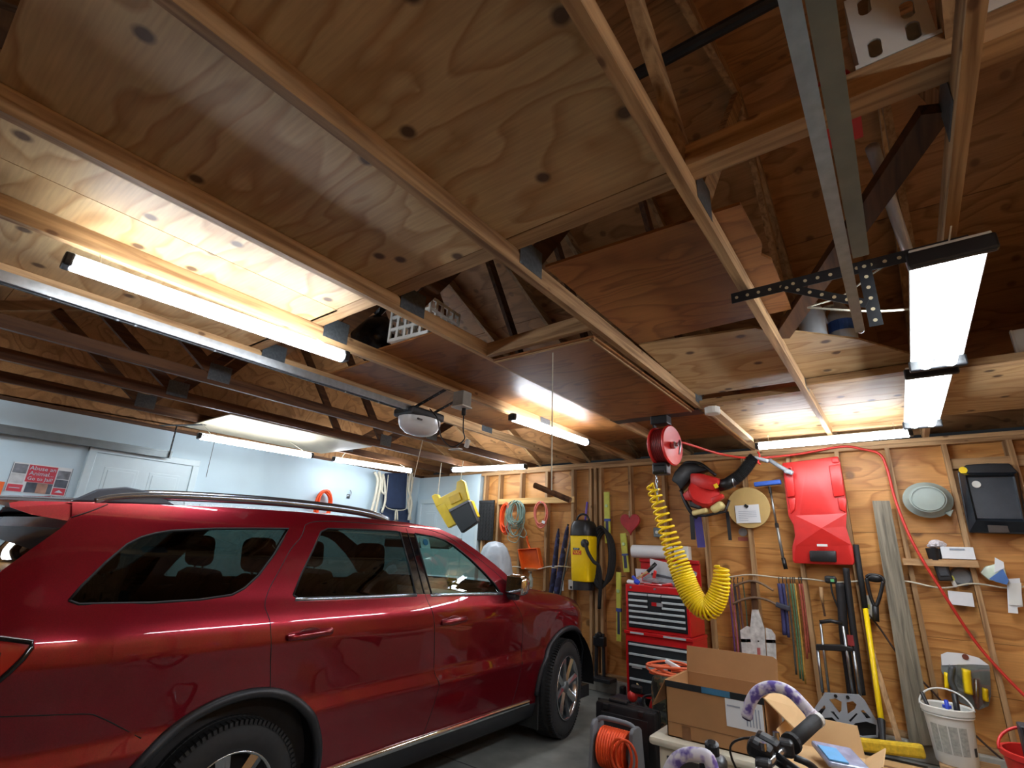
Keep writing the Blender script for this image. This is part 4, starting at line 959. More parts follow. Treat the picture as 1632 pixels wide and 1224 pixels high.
for x in (TX0+.06, TX1-.06):
    for y in (TY0+.07, TY1-.07):
        k = MB(); k.lathe([(.06, -.02), (.065, -.012), (.065, .012), (.06, .02)], (x, y, .065), (1, 0, 0), 18); k.done('caster', rubber, cb, smooth='auto'); MB().box((x, y, .13), (.05, .06, .07)).done('caster_fork', steel, cb)
# things in and above the open chest
pt = thing('paper_towel_roll', (-2.28, 5.72, 1.50), 'white paper towel roll lying along the open chest lid', 'paper towel')
y_ = TY1-.025; l = onY(1010, 870, y_); r = onY(1072, 872, y_); zc = 1.502+.072
MB().lathe([(.02, 0), (.07, 0), (.072, .01), (.072, r.x-l.x-.01), (.07, r.x-l.x), (.02, r.x-l.x)], (l.x, y_-.03, zc), (1, 0, 0), 28).done('roll', paper, pt, smooth='auto')
MB().lathe([(.021, -.002), (.021, r.x-l.x+.002)], (l.x, y_-.03, zc), (1, 0, 0), 14).done('core', cardb, pt)
bx_ = thing('towel_box', (-1.87, y_, 1.502), 'white carton standing beside the paper towel roll', 'carton')
l = onY(1074, 872, y_); r = onY(1092, 872, y_)
MB().slab((l.x+.03, y_-.09, 1.502), (r.x+.06, y_+.02, 1.645), bevel=.004).done('carton', whitepl, bx_); MB().slab((l.x+.05, y_-.092, 1.53), (r.x+.04, y_-.089, 1.60)).done('carton_label', mat('pale label', (190, 196, 190), .6), bx_)
zt = 1.2262
def inbox(name, label, cat, parts):
    t = thing(name, parts[0][0], label, cat)
    for nm, c_, sz, rot, m, bv in [(p[1], p[0], p[2], p[3], p[4], p[5]) for p in parts]: MB().box(c_, sz, rot=Euler(rot).to_matrix() if rot else None, bevel=bv).done(nm, m, t)
    return t
greyb = mat('grey film', (158, 160, 164), .25, .3, noise=.35, scale=18)
inbox('parts_packet', 'white and red blister packet leaning in the open chest', 'packet', [((-2.43, 5.74, 1.31), 'card', (.18, .004, .15), (.2, 0, 0), paper, 0), ((-2.40, 5.735, 1.30), 'red_print', (.10, .004, .09), (.2, 0, 0), mat('packet red', (214, 70, 70), .5), 0)])
hm = thing('hammer', (-2.38, 5.62, 1.25), 'hammer with black grip leaning on the open chest', 'hammer')
MB().tube([(-2.44, 5.55, 1.275), (-2.33, 5.62, 1.36)], .013, 8).done('shaft', lumy, hm); MB().tube([(-2.33, 5.62, 1.36), (-2.25, 5.67, 1.45)], .02, 10).done('grip', blackp, hm, smooth=True); MB().box((-2.44, 5.55, 1.275), (.10, .03, .03), rot=Matrix.Rotation(.7, 3, 'Y'), bevel=.006).done('head', mat('blue steel head', (60, 80, 190), .4), hm)
inbox('document_tray', 'grey metal tray of papers in the open chest', 'tray', [((-2.16, 5.68, 1.285), 'tray', (.42, .22, .03), (.25, .12, 0), greyb, .004), ((-2.15, 5.74, 1.37), 'sheet', (.40, .006, .20), (.35, .18, 0), paper, 0), ((-2.12, 5.70, 1.31), 'dark_strip', (.40, .02, .03), (0, .14, 0), mat('dark zinc', (98, 100, 106), .4, .6), .004)])
inbox('red_grip', 'small red plastic grip in the open chest beside the papers', 'grip', [((-2.26, 5.64, 1.33), 'grip', (.035, .03, .10), (0, .25, 0), redp, .012), ((-2.26, 5.64, 1.275), 'stem', (.02, .02, .05), (0, .25, 0), blackp, .004)])
bg = thing('plastic_bag', (-1.93, 5.62, 1.23), 'crumpled silvery plastic bag at the corner of the open chest', 'bag')
rr = random.Random(5); rows = []
for i in range(9):
    rows.append([Vector((-2.04+.20*j/8+.03*(i/8)*(j/8), 5.60+.10*(i/8)+rr.uniform(-.018, .018)-.05*sin(pi*j/8), 1.24+.22*i/8*(1-.35*j/8)+rr.uniform(-.012, .012))) for j in range(9)])
MB().grid(rows).done('film', greyb, bg); MB().slab((-2.02, 5.60, 1.228), (-1.86, 5.70, 1.242)).done('base_fold', greyb, bg)
inbox('cloth_rag', 'white and blue crumpled rag on the corner of the tool chest', 'rag', [((-2.47, 5.55, 1.245), 'rag', (.14, .09, .035), (.1, .1, .3), paper, .016), ((-2.42, 5.53, 1.25), 'blue_fold', (.06, .06, .04), (.2, .3, .2), mat('royal blue cloth', (44, 70, 200), .7), .016)])
inbox('red_tool_roll', 'flat red tool pouch on the front edge of the tool chest', 'pouch', [((-2.18, 5.53, 1.237), 'pouch', (.30, .06, .02), (0, 0, .1), redm, .008), ((-2.08, 5.53, 1.243), 'flap', (.10, .055, .03), (0, -.15, .1), redm, .008)])
# ---- black tripod-like bar tool between vacuum and cabinet
cl = thing('bar_clamp', onY(955, 1090, 5.9), 'black bar clamps standing upright against the studs beside the red cabinet', 'clamp')
for k, (p0, p1, r) in enumerate((((950, 1086), (951, 1010), .022), ((963, 1086), (961, 1010), .02))):
    MB().tube([onY(*p0, 5.93), onY(*p1, 5.95)], r, 8).done('bar', blackm, cl)
MB().box(onY(956, 1022, 5.94), (.15, .08, .11), bevel=.015).done('upper_jaw', blackp, cl); MB().box(onY(955, 1013, 5.94), (.06, .08, .07), rot=Matrix.Rotation(.6, 3, 'Y'), bevel=.01).done('screw', blackp, cl)
c = onY(962, 1092, 5.88); MB().slab((c.x-.12, 5.80, .142), (c.x+.12, 5.98, .18), bevel=.006).done('foot', blackm, cl)
one('black_bracket', MB().box((-2.66, 5.62, .10), (.06, .08, .20), bevel=.02).box((-2.665, 5.60, .03), (.12, .10, .06), bevel=.015), blackp, (-2.66, 5.6, 0), 'small black plastic bracket at the foot of the red cabinet', 'bracket')

# ---- hose reel and yellow coiled hose
ry = 4.2; rc = Vector((-1.50, ry, 2.43))
re_ = thing('hose_reel', rc+Vector((0, 0, .27)), 'red ceiling hose reel with ribbed drum and black guide box', 'hose reel')
ax = Vector((1, -.15, 0)).normalized(); fu = Vector((0, 0, 1))
MB().lathe([(.06, .0), (.12, .01), (.172, .02), (.175, .03), (.165, .04), (.12, .028), (.06, .024)], rc, ax, 36, up=fu).done('flange', redp, re_, smooth='auto')
MB().lathe([(.165, -.115), (.17, -.11), (.17, -.10), (.165, -.095), (.05, -.095)], rc, ax, 36, up=fu).done('back_flange', redp, re_, smooth='auto')
hs_ = MB()
for k in range(6): hs_.tube([rc+ax*(-.085+k*.017)+(Vector((-ax.y, ax.x, 0))*cos(t)+fu*sin(t))*.148 for t in [2*pi*i/32 for i in range(32)]], .009, 6, closed=True)
hs_.done('hose_turns', mat('dark red hose', (132, 26, 26), .45), re_, smooth=True)
MB().lathe([(.10, -.09), (.10, .01)], rc, ax, 28, up=fu).done('drum', mat('drum red', (150, 30, 28), .4), re_)
MB().lathe([(.03, .03), (.03, .06), (.015, .065), (.015, .09)], rc, ax, 16, up=fu).done('swivel', steel, re_, smooth='auto')
MB().tube(spline([rc+ax*.085, rc+ax*.10+Vector((0, 0, .03)), rc+ax*.11+Vector((0, -.02, -.02)), rc+ax*.10+Vector((0, -.03, -.09))], 5), .008, 8).done('inlet_pipe', steel, re_, smooth=True)
MB().box(rc+Vector((-.06, 0, .235)), (.15, .12, .09), bevel=.01).done('mount', blackm, re_)
MB().beam(rc+Vector((-.12, 0, .22)), rc+Vector((-.12, 0, -.16)), .012, .06, up=(0, 1, 0)).done('arm', blackm, re_)
MB().box(rc+Vector((-.07, -.02, -.20)), (.13, .10, .10), bevel=.012).done('guide_box', blackp, re_)
for k in (-.03, .03): MB().tube([rc+Vector((-.12, -.075, -.20+k)), rc+Vector((-.02, -.075, -.20+k))], .012, 8).done('roller', blackm, re_)
slabobj('reel_mount_board', (-2.0, 4.1, 2.692), (-1.2, 4.26, 2.70), blackm, ce)
yh = thing('coiled_air_hose', rc+Vector((-.08, -.02, -.27)), 'bright yellow spiral air hose hanging from the red reel in a loop', 'air hose')
chn = MB(); cx = rc+Vector((-.115, -.03, -.25))
for k in range(6):
    c = cx-Vector((0, 0, .022+.035*k)); u = Vector((1, 0, 0)) if k % 2 else Vector((0, 1, 0))
    chn.tube([c+u*cos(t)*.009+fu*sin(t)*.024 for t in [2*pi*i/12 for i in range(12)]], .0035, 5, closed=True)
chn.done('chain', steel, yh, smooth=True)
hy = 4.2
path = spline([onY(1040, 775, hy), onY(1046, 795, hy), onY(1058, 830, hy), onY(1070, 868, hy), onY(1084, 905, hy), onY(1098, 940, hy), onY(1112, 962, hy), onY(1128, 970, hy), onY(1141, 956, hy), onY(1149, 930, hy), onY(1150, 903, hy)], 40)
L_ = [0]
for a, b in zip(path, path[1:]): L_.append(L_[-1]+(b-a).length)
tot = L_[-1]; H = []; turns = 50; st = 1400
def atlen(s):
    for i in range(len(L_)-1):
        if L_[i+1] >= s: t = (s-L_[i])/max(1e-9, L_[i+1]-L_[i]); return path[i].lerp(path[i+1], t), (path[i+1]-path[i]).normalized()
    return path[-1], (path[-1]-path[-2]).normalized()
NS = 2000; cum = [0]                                                # turns lie wide apart above and bunch up in the bottom of the loop
for i in range(NS):
    f = i/NS; gap = 1.9 if f < .25 else (1.9-(f-.25)/.3*1.25 if f < .55 else (.65 if f < .82 else .65+(f-.82)/.18*.5))
    cum.append(cum[-1]+1/gap)
for i in range(NS+1):
    f = i/NS; p, t = atlen(min(tot, tot*f)); u = Vector((0, -1, 0)); w = t.cross(u).normalized()
    a = 2*pi*turns*cum[i]/cum[-1]; R_ = .046+.034*sin(pi*min(1, max(0, f)**1.3))
    H.append(p+(u*cos(a)+w*sin(a))*R_)
MB().tube([cx-Vector((0, 0, .22)), path[0]+Vector((0, 0, .03))] + H, .0102, 6).done('spiral', yellowp, yh, smooth=True)

# ---- backpack blower
by = 5.80; B = lambda x, y, d=0: onY(1020+x/6.118, 660+y/6.118, by-d)
bw = thing('backpack_blower', B(600, 700), 'red and black backpack leaf blower hung by its straps below the plate', 'leaf blower')
MB().prism([B(*p, .06) for p in ((520, 590), (620, 590), (800, 640), (800, 700), (740, 760), (640, 740), (520, 700))], (0, -.12, 0), bevel=.02).done('engine_cover', redp, bw, smooth='auto')
MB().lathe([(.04, -.05), (.155, -.05), (.165, -.02), (.165, .06), (.15, .085), (.06, .09)], B(620, 775, .08), (.35, -.8, .25), 28).done('fan_housing', redp, bw, smooth='auto')
MB().prism([B(*p, .10) for p in ((440, 790), (520, 730), (560, 850), (470, 850))], (0, -.10, 0), bevel=.015).done('side_cowl', redp, bw, smooth='auto')
MB().prism([B(*p, .08) for p in ((690, 830), (820, 780), (830, 820), (720, 890))], (0, -.08, 0), bevel=.012).done('lower_cowl', redp, bw, smooth='auto')
MB().prism([B(*p, .02) for p in ((370, 580), (440, 500), (560, 490), (700, 560), (560, 600), (500, 680), (430, 760), (400, 700), (340, 660))], (0, -.13, 0), bevel=.02).done('frame', blackp, bw, smooth='auto')
MB().tube(spline([B(410, 560, .1), B(430, 490, .12), B(480, 470, .14), B(600, 490, .12), B(740, 600, .1)], 6), .018, 8).done('harness', blackp, bw, smooth=True)
MB().tube(spline([B(400, 740, .1), B(440, 850, .12), B(500, 960, .12), B(560, 1010, .1)], 6), .022, 8).done('harness', blackp, bw, smooth=True)
MB().box(B(550, 890, .12), (.13, .10, .07), rot=Matrix.Rotation(.3, 3, 'Y'), bevel=.015).done('carburettor', mat('dark engine metal', (58, 56, 54), .4, .5), bw)
MB().box(B(760, 910, .12), (.14, .12, .085), rot=Matrix.Rotation(-.55, 3, 'Y'), bevel=.03, seg=3).done('fuel_tank', mat('ivory tank', (222, 206, 138), .4), bw, smooth='auto')
MB().box(B(590, 955, .12), (.17, .10, .055), rot=Matrix.Rotation(-.2, 3, 'Y'), bevel=.02, seg=3).done('fuel_tank', mat('ivory tank', (222, 206, 138), .4), bw, smooth='auto')
MB().tube([B(500, 985, .12), B(640, 990, .14), B(830, 950, .12), B(870, 840, .1)], .014, 8).done('base_frame', blackp, bw, smooth=True)
MB().box(B(742, 700, .185), (.04, .012, .045), rot=Matrix.Rotation(-.4, 3, 'Y')).done('yellow_label', yellowp, bw)
MB().tube([B(770, 700, .1), B(850, 680, .1), B(930, 630, .1)], .062, 16).done('elbow', blackp, bw, smooth=True)
dct = []; rad = []
pts_ = spline([B(915, 640, .1), B(980, 590, .1), B(1040, 520, .1), B(1090, 450, .1), B(1120, 420, .1)], 14)
for i, p in enumerate(pts_): dct.append(p); rad.append(.058+.007*(1 if i % 2 else -1))
MB().tube(dct, .06, 16, radii=rad).done('flex_duct', rubber, bw)
MB().tube([B(918, 655, .1)+Vector((0, -.062*sin(t), .062*cos(t))) for t in [2*pi*i/14 for i in range(14)]], .005, 5, closed=True).done('duct_clamp', steel, bw)
MB().tube(spline([B(1120, 425, .1), B(1180, 440, .12), B(1250, 460, .14)], 6), .02, 10).done('nozzle_neck', mat('grey nozzle', (150, 158, 164), .4), bw, smooth=True)
for sx, x0, y0, x1, y1, m, w in ((0, 505, 980, 520, 1224, blackp, .05), (1, 560, 1000, 600, 1300, mat('indigo strap', (70, 62, 130), .7), .085), (2, 850, 950, 880, 1230, blackp, .035)):
    MB().beam(B(x0, y0, -.05), B(x1, y1, -.05), w, .006, up=(0, 1, 0)).done('strap', m, bw)
one('hook_ring', MB().tube(spline([B(1150, 370, .1), B(1165, 400, .12), B(1160, 440, .12), B(1150, 470, .12), B(1175, 490, .12)], 5), .009, 8), redp, B(1160, 430, .1), 'red plastic hook holding the blower nozzle', 'hook', smooth=True)

# ---- round disc with notice, blue squeegee, creeper
c = Wp(1193, 809, .02); dsc = thing('round_board', c-Vector((0, 0, .29)), 'round tan board on a stud with a white notice clipped to it', 'board')
rd = Wp(1228, 809, .02).x-c.x
MB().lathe([(rd*.985, 0), (rd, .004), (rd, .012), (rd*.985, .016)], c, (0, -1, 0), 48).done('disc', mat('tan hardboard', (196, 166, 104), .55, noise=.04), dsc)
q = [Wp(*p, .045) for p in ((1171, 806), (1209, 803.5), (1213, 833), (1174, 834))]
MB().prism(q, (0, .002, 0)).done('notice', paper, dsc)
lt_ = mat('faint print', (150, 160, 172), .7)
for k in range(6):
    a = q[0].lerp(q[3], .36+.1*k); b = q[1].lerp(q[2], .36+.1*k); MB().beam(a.lerp(b, .12)-Vector((0, .001, 0)), a.lerp(b, .86 if k < 4 else .5)-Vector((0, .001, 0)), .004, .001, up=(0, 1, 0)).done('text_line', lt_, dsc)
MB().box(q[0].lerp(q[1], .45)+Vector((.01, -.006, -.012)), (.04, .012, .03), rot=Matrix.Rotation(.6, 3, 'Y'), bevel=.003).done('clip', blackm, dsc)
sq = thing('squeegee', Wp(1253, 908, .03), 'blue headed telescopic squeegee hung beside the round board', 'squeegee')
MB().beam(Wp(1202, 772.5, .05), Wp(1245, 768, .05), .05, .055, up=(0, 1, 0), bevel=.012).done('head', mat('cobalt foam', (58, 102, 196), .6), sq)
MB().tube([Wp(1226, 775, .05), Wp(1228, 786, .04)], .016, 8).done('socket', blackp, sq); MB().tube([Wp(1228, 784, .04), Wp(1238, 838, .03)], .011, 8).done('pole', steel, sq, smooth=True)
MB().tube([Wp(1238, 836, .03), Wp(1248, 890, .03)], .0145, 8).done('outer_pole', mat('satin grey tube', (150, 150, 146), .35, .6), sq, smooth=True); MB().tube([Wp(1237.6, 834, .03), Wp(1238.6, 841, .03)], .019, 10).done('twist_lock', blackp, sq); MB().tube([Wp(1248, 889, .03), Wp(1252.5, 907, .03)], .02, 8).done('grip', blackp, sq, smooth=True)
z3_ = Zm(1140, 680, 4.08); K = lambda x, y, d=0: Wp(*z3_(x, y), d)
cr = thing('mechanics_creeper', K(700, 900), 'bright red plastic mechanics creeper hung upright with black headrest', 'creeper')
OUTL = [(440, 240), (600, 222), (800, 196), (815, 235), (835, 350), (850, 450), (858, 560), (850, 650), (865, 715), (895, 780), (908, 880), (898, 900), (700, 896), (520, 888), (506, 870), (504, 780), (522, 715), (512, 640), (480, 585), (460, 430)]
MB().prism([K(x, y, .045) for x, y in OUTL], (0, -.045, 0), bevel=.01).done('bed', redp, cr, smooth='auto')
def rib(P, d0, h, name='raised_side'): MB().prism([K(x, y, d0) for x, y in P], (0, -h, 0), bevel=.012).done(name, redp, cr, smooth='auto')
rib([(445, 270), (505, 262), (522, 455), (470, 462)], .085, .03); rib([(740, 255), (815, 245), (845, 450), (772, 460)], .085, .03)
rib([(475, 470), (525, 465), (520, 540), (490, 572)], .085, .022, 'tool_well'); rib([(795, 465), (855, 470), (852, 560), (808, 540)], .085, .022, 'tool_well')
rib([(755, 205), (800, 197), (808, 235), (762, 240)], .085, .025, 'top_tab'); rib([(470, 262), (500, 258), (508, 310), (475, 315)], .085, .03, 'top_tab')
# pinched waist: four planes meeting in the middle
cx_, cy_ = 690, 660
wm = MB()
ring_ = [(520, 578), (690, 572), (855, 562), (850, 650), (884, 770), (700, 776), (526, 774), (520, 650)]
V = [K(cx_, cy_, .135)] + [K(x, y, .0915) for x, y in ring_]
wm._add(V, [(0, i+1, (i+1) % len(ring_)+1) for i in range(len(ring_))]); wm.done('waist', redp, cr)
MB().prism([K(x, y, .10) for x, y in ((614, 806), (788, 808), (792, 882), (618, 876))], (0, -.04, 0), bevel=.012).done('headrest', blackp, cr, smooth='auto')
MB().box(K(695, 771, .118), (.09, .004, .022)).done('badge', whitepl, cr)
# ---- grey weathered plank, oil pan, drip tray
o = MB().prism([Wp(1390, 798, .03), Wp(1418, 798, .03), Wp(1490, 1188, .10), Wp(1450, 1188, .10)], (0, .028, 0)).done('weathered_plank', wood('weathered grey wood', 'z', (104, 98, 84), (156, 148, 128), stretch=14), loc=Wp(1470, 1188, .1)); tag(o, 'weathered grey plank leaning against the studs below the red hose', 'plank')
c = Wp(1478, 797, .03); op_ = thing('oil_drain_pan', c-Vector((0, 0, .3)), 'round grey plastic oil drain pan hung bottom out on the wall', 'pan')
r1 = Wp(1519, 797, .03).x-c.x
pm = mat('pale grey green plastic', (146, 158, 150), .4, noise=.05)
MB().lathe([(r1, .0), (r1*1.01, .015), (r1*.96, .02), (r1*.78, .09), (r1*.74, .10), (r1*.3, .104), (.004, .106)], c, (0, -1, 0), 44, sx=.88, sy=1.0, up=(0, 0, 1)).done('pan', pm, op_, smooth='auto')
MB().lathe([(r1*.66, .104), (r1*.68, .108), (r1*.64, .108)], c, (0, -1, 0), 44, sx=.88, sy=1.0, up=(0, 0, 1), cap=False).done('base_ring', pm, op_, smooth=True)
MB().prism([Wp(1505, 818, .05), Wp(1520, 812, .05), Wp(1515, 824, .05)], (0, -.03, 0), bevel=.005).done('pour_spout', pm, op_)
z4_ = Zm(1380, 680, 4.08); T = lambda x, y, d=0: Wp(*z4_(x, y), d)
tray = thing('drip_tray', T(800, 690), 'large black plastic drip tray hung from the blocking between studs', 'tray')
bt = mat('glossy black tray', (30, 36, 42), .3, noise=.05)
outp = [(595, 300), (650, 250), (790, 240), (930, 240), (990, 300), (1010, 420), (1060, 620), (1050, 700), (670, 690), (640, 560)]
MB().prism([T(x, y, .02) for x, y in outp], (0, -.02, 0), bevel=.006).done('base', bt, tray)
inn = [(645, 315), (965, 310), (1030, 620), (715, 612)]
oq = [T(x, y, .04) for x, y in ((605, 300), (985, 296), (1055, 690), (672, 686))]; iq = [T(x, y, .10) for x, y in inn]; bq = [T(x, y, .045) for x, y in ((660, 330), (955, 325), (1015, 600), (725, 595))]
rim_ = MB()
for i in range(4):
    j = (i+1) % 4; rim_._add([oq[i], oq[j], iq[j], iq[i]], [(0, 1, 2, 3)]); rim_._add([iq[i], iq[j], bq[j], bq[i]], [(0, 1, 2, 3)])
rim_.done('rim', bt, tray); MB().prism(bq, (0, .003, 0)).done('basin', mat('tray basin', (52, 60, 68), .25, noise=.1), tray)
MB().prism([T(x, y, .095) for x, y in ((790, 640), (920, 645), (935, 690), (800, 690))], (0, -.012, 0), bevel=.003).done('pour_lip', mat('dark brown lip', (58, 48, 42), .5), tray)
for x, y, m in ((718, 375, whitepl), (632, 283, yellowp)): MB().lathe([(.03, 0), (.03, .004)], T(x, y, .06 if x > 700 else .045), (0, -1, 0), 16).done('sticker', m, tray)
# ---- small shelf and its things
sh = slabobj('shelf_board', T(245, 898, .10), T(720, 872, -.0), lumx); tag(sh, 'narrow pine shelf nailed between two studs', 'shelf')
zs = T(400, 865, .06).z
k1 = thing('cup', T(465, 868, .06), 'black cup stuffed with clear plastic wrap on the narrow shelf', 'cup')
c = T(452, 868, .06)
MB().lathe([(.045, 0), (.055, .10), (.05, .10), (.042, .01)], c, (0, 0, 1), 20).done('cup_body', blackp, k1, smooth='auto')
rr = random.Random(9); fm = MB()
for k in range(5): fm.ball(c+Vector((rr.uniform(-.04, .06), rr.uniform(-.02, .02), .12+rr.uniform(0, .03))), .045, (1, .7, .6), 8, jit=.25)
fm.done('plastic_wrap', mat('clear wrap', (206, 200, 202), .15, noise=.25, scale=30), k1)
k2 = thing('carton', T(595, 868, .06), 'small white carton lying on the narrow shelf', 'carton')
c = T(605, 866, .06); MB().box(c+Vector((0, 0, .055)), (.22, .09, .10), bevel=.003).done('carton_body', paper, k2); MB().box(c+Vector((0, -.047, .085)), (.10, .003, .014)).done('print', lt_, k2)
inbox('black_case', 'small black case hung just below the narrow shelf', 'case', [(T(500, 940, .05), 'case', (.10, .04, .16), (0, -.1, 0), blackp, .01), (T(500, 935, .075), 'window', (.06, .01, .09), (0, -.1, 0), mat('grey window', (66, 72, 78), .2), .003)])
gl = thing('jar_lid', T(628, 1010, .02), 'grey round lid pinned on plywood below the shelf', 'lid')
MB().lathe([(.07, 0), (.078, .008), (.078, .02), (.07, .026)], T(622, 975, .0)+Vector((0, .06, 0)), (0, -1, 0), 28).done('lid', mat('mottled grey', (116, 120, 124), .5, noise=.2), gl, smooth='auto'); MB().lathe([(.06, .026), (.06, .029)], T(622, 975, .0)+Vector((0, .06, 0)), (0, -1, 0), 28).done('lid_face', mat('lid face', (128, 132, 136), .5), gl)
inbox('chalk_stub', 'yellow and white stub hanging next to the grey lid', 'stub', [(T(565, 1005, .02), 'stub', (.03, .02, .10), (0, -.25, 0), whitepl, .008), (T(560, 985, .022), 'tip', (.03, .025, .04), (0, -.25, 0), lvm, .008)])
inbox('clear_bag', 'small clear bag with white label pinned below the strung rope', 'bag', [(T(622, 1112, .01), 'bag', (.18, .004, .13), (0, .05, 0), glass('clear film', (244, 244, 240)), 0), (T(618, 1118, .016), 'bag_label', (.16, .004, .11), (0, .05, 0), paper, 0)])
pk = thing('wipes_packet', T(830, 960, .04), 'torn blue and white packet tucked behind the rope', 'packet')
MB().prism([T(x, y, .02) for x, y in ((740, 950), (770, 910), (890, 880), (920, 1000), (800, 1000))], (0, -.05, 0), bevel=.012).done('packet', mat('pale packet', (206, 220, 200), .3, noise=.15), pk, smooth='auto')
MB().prism([T(x, y, .075) for x, y in ((800, 990), (890, 925), (930, 1000), (915, 1028), (850, 1010))], (0, -.008, 0)).done('blue_corner', mat('packet blue', (70, 110, 170), .4), pk); MB().prism([T(x, y, .07) for x, y in ((838, 850), (895, 880), (900, 920), (835, 950))], (0, -.006, 0)).done('flap', paper, pk)
fp = thing('paper_strips', T(970, 1200, .04), 'long white paper strips hanging in a clear sleeve on the wall', 'paper')
MB().prism([T(x, y, .03) for x, y in ((915, 990), (1000, 985), (1022, 1170), (985, 1175), (990, 1215), (925, 1210))], (0, -.006, 0)).done('strip', paper, fp); MB().prism([T(x, y, .042) for x, y in ((930, 1020), (1010, 1015), (1015, 1165), (930, 1160))], (0, -.004, 0)).done('front_strip', whitepl, fp)
# ---- rope strung along the studs
rp0 = [Wp(1160, 920, .012), Wp(1195, 916, .012), Wp(1245, 921, .012), Wp(1290, 923, .012), Wp(1330, 928, .02), Wp(1375, 926, .012), Wp(1440, 926, .02), Wp(1500, 937, .025), Wp(1550, 930, .012), Wp(1605, 937, .02), Wp(1640, 934, .012)]
one('strung_rope', MB().tube(spline(rp0, 6), .007, 6), rope, rp0[4], 'pale rope strung across the studs that holds the bungee cords', 'rope', smooth=True)
rp1 = [Wp(806, 905, .012), Wp(822, 903, .012), Wp(850, 908, .03), Wp(875, 903, .04), Wp(900, 903, .11), Wp(914, 905, .012)]
one('strung_rope', MB().tube(spline(rp1, 6), .007, 6), rope, rp1[2], 'pale rope strung below the orange dustpan', 'rope', smooth=True)
# ---- bungees and straps hung on the rope
bun = [(1160, 1045, (96, 44, 110), .010), (1165, 1060, (190, 90, 110), .009), (1170, 1050, (50, 48, 52), .013), (1176, 1062, (110, 60, 56), .011), (1184, 1000, (60, 96, 70), .006), (1242, 1012, (52, 54, 120), .020), (1248, 1016, (44, 48, 110), .014), (1254, 1075, (60, 66, 60), .009), (1260, 1082, (70, 120, 74), .009), (1264, 1085, (90, 130, 84), .008), (1267, 1090, (220, 160, 50), .008), (1274, 1050, (190, 74, 44), .010), (1278, 1040, (170, 60, 40), .009)]
names = ['purple', 'pink', 'charcoal', 'maroon', 'thin dark green', 'thick navy', 'slim navy', 'grey green', 'leaf green', 'pale green', 'long amber', 'orange', 'rust red']
for (x, y1, c, r), nm in zip(bun, names):
    t = thing('bungee_cord', Wp(x, 922, .03), nm+' bungee cord hung by its hook from the strung rope', 'bungee cord', 'bungee cords on the rope')
    d_ = .03; lean = (x-1451)*-.00055
    top, bot = Wp(x, 930, d_), Wp(x+(y1-930)*.105, y1, d_)
    MB().tube(spline([top, top.lerp(bot, .5)+Vector((.006, -.004, 0)), bot], 5), r, 6).done('cord', mat('bungee '+nm, tuple(int(v*.72+22) for v in c), .7, noise=.2, scale=60), t, smooth=True)
    MB().tube(spline([top, top+Vector((0, -.006, .035)), top+Vector((0, .012, .06)), top+Vector((0, .026, .045))], 4), .0045, 5).done('hook', blackm, t, smooth=True)
# ---- wooden snow sled
S = lambda x, y, d=.05: Wp(1120+x/3.777, 900+y/3.777, d)
sl = thing('wooden_sled', S(335, 660), 'old white-washed wooden sled with curved steering bars leaning on the wall', 'sled')
slw = mat('peeling whitewash', (196, 198, 194), .7, noise=.28, scale=22); slr = mat('red stained plank', (176, 150, 140), .7, noise=.35, scale=16)
MB().prism([S(*p) for p in ((225, 395), (262, 370), (282, 375), (305, 640), (322, 900), (262, 900), (245, 640))], (0, .02, 0)).done('slat', slw, sl)
MB().prism([S(*p, .055) for p in ((296, 262), (330, 262), (352, 330), (372, 390), (385, 640), (400, 900), (326, 900), (300, 640), (284, 390), (290, 330))], (0, .02, 0)).done('centre_slat', slw, sl)
MB().prism([S(*p) for p in ((378, 380), (410, 390), (436, 425), (446, 650), (460, 900), (404, 900), (392, 640))], (0, .02, 0)).done('slat', slw, sl)
MB().prism([S(*p, .057) for p in ((326, 500), (346, 500), (352, 640), (332, 640))], (0, .002, 0)).done('painted_stripe', mat('faded red stripe', (170, 90, 86), .7, noise=.3), sl)
MB().prism([S(*p, .06) for p in ((288, 100), (316, 100), (332, 270), (294, 270))], (0, .025, 0)).done('draw_bar', dlumz, sl)
for P in ([(195, 130), (230, 112), (290, 98), (350, 112), (425, 155)], [(182, 236), (240, 210), (310, 198), (380, 210), (450, 242)]):
    MB().tube(spline([S(x, y, .075) for x, y in P], 6), .02, 8, flat=.6).done('steering_bar', mat('greyed ash wood', (120, 96, 74), .7, noise=.2), sl, smooth=True)
MB().box(S(482, 252, .075), (.13, .04, .05), rot=Matrix.Rotation(.25, 3, 'Y'), bevel=.012).done('bar_grip', mat('slate rubber', (58, 62, 76), .7), sl)
MB().beam(S(228, 455, .04), S(440, 462, .04), .03, .02, up=(0, 1, 0)).done('cross_member', dlumz, sl)
for x, y in ((262, 455), (335, 460), (425, 465)): MB().lathe([(.008, 0), (.008, .006)], S(x, y, .06), (0, -1, 0), 8).done('bolt', blackm, sl)
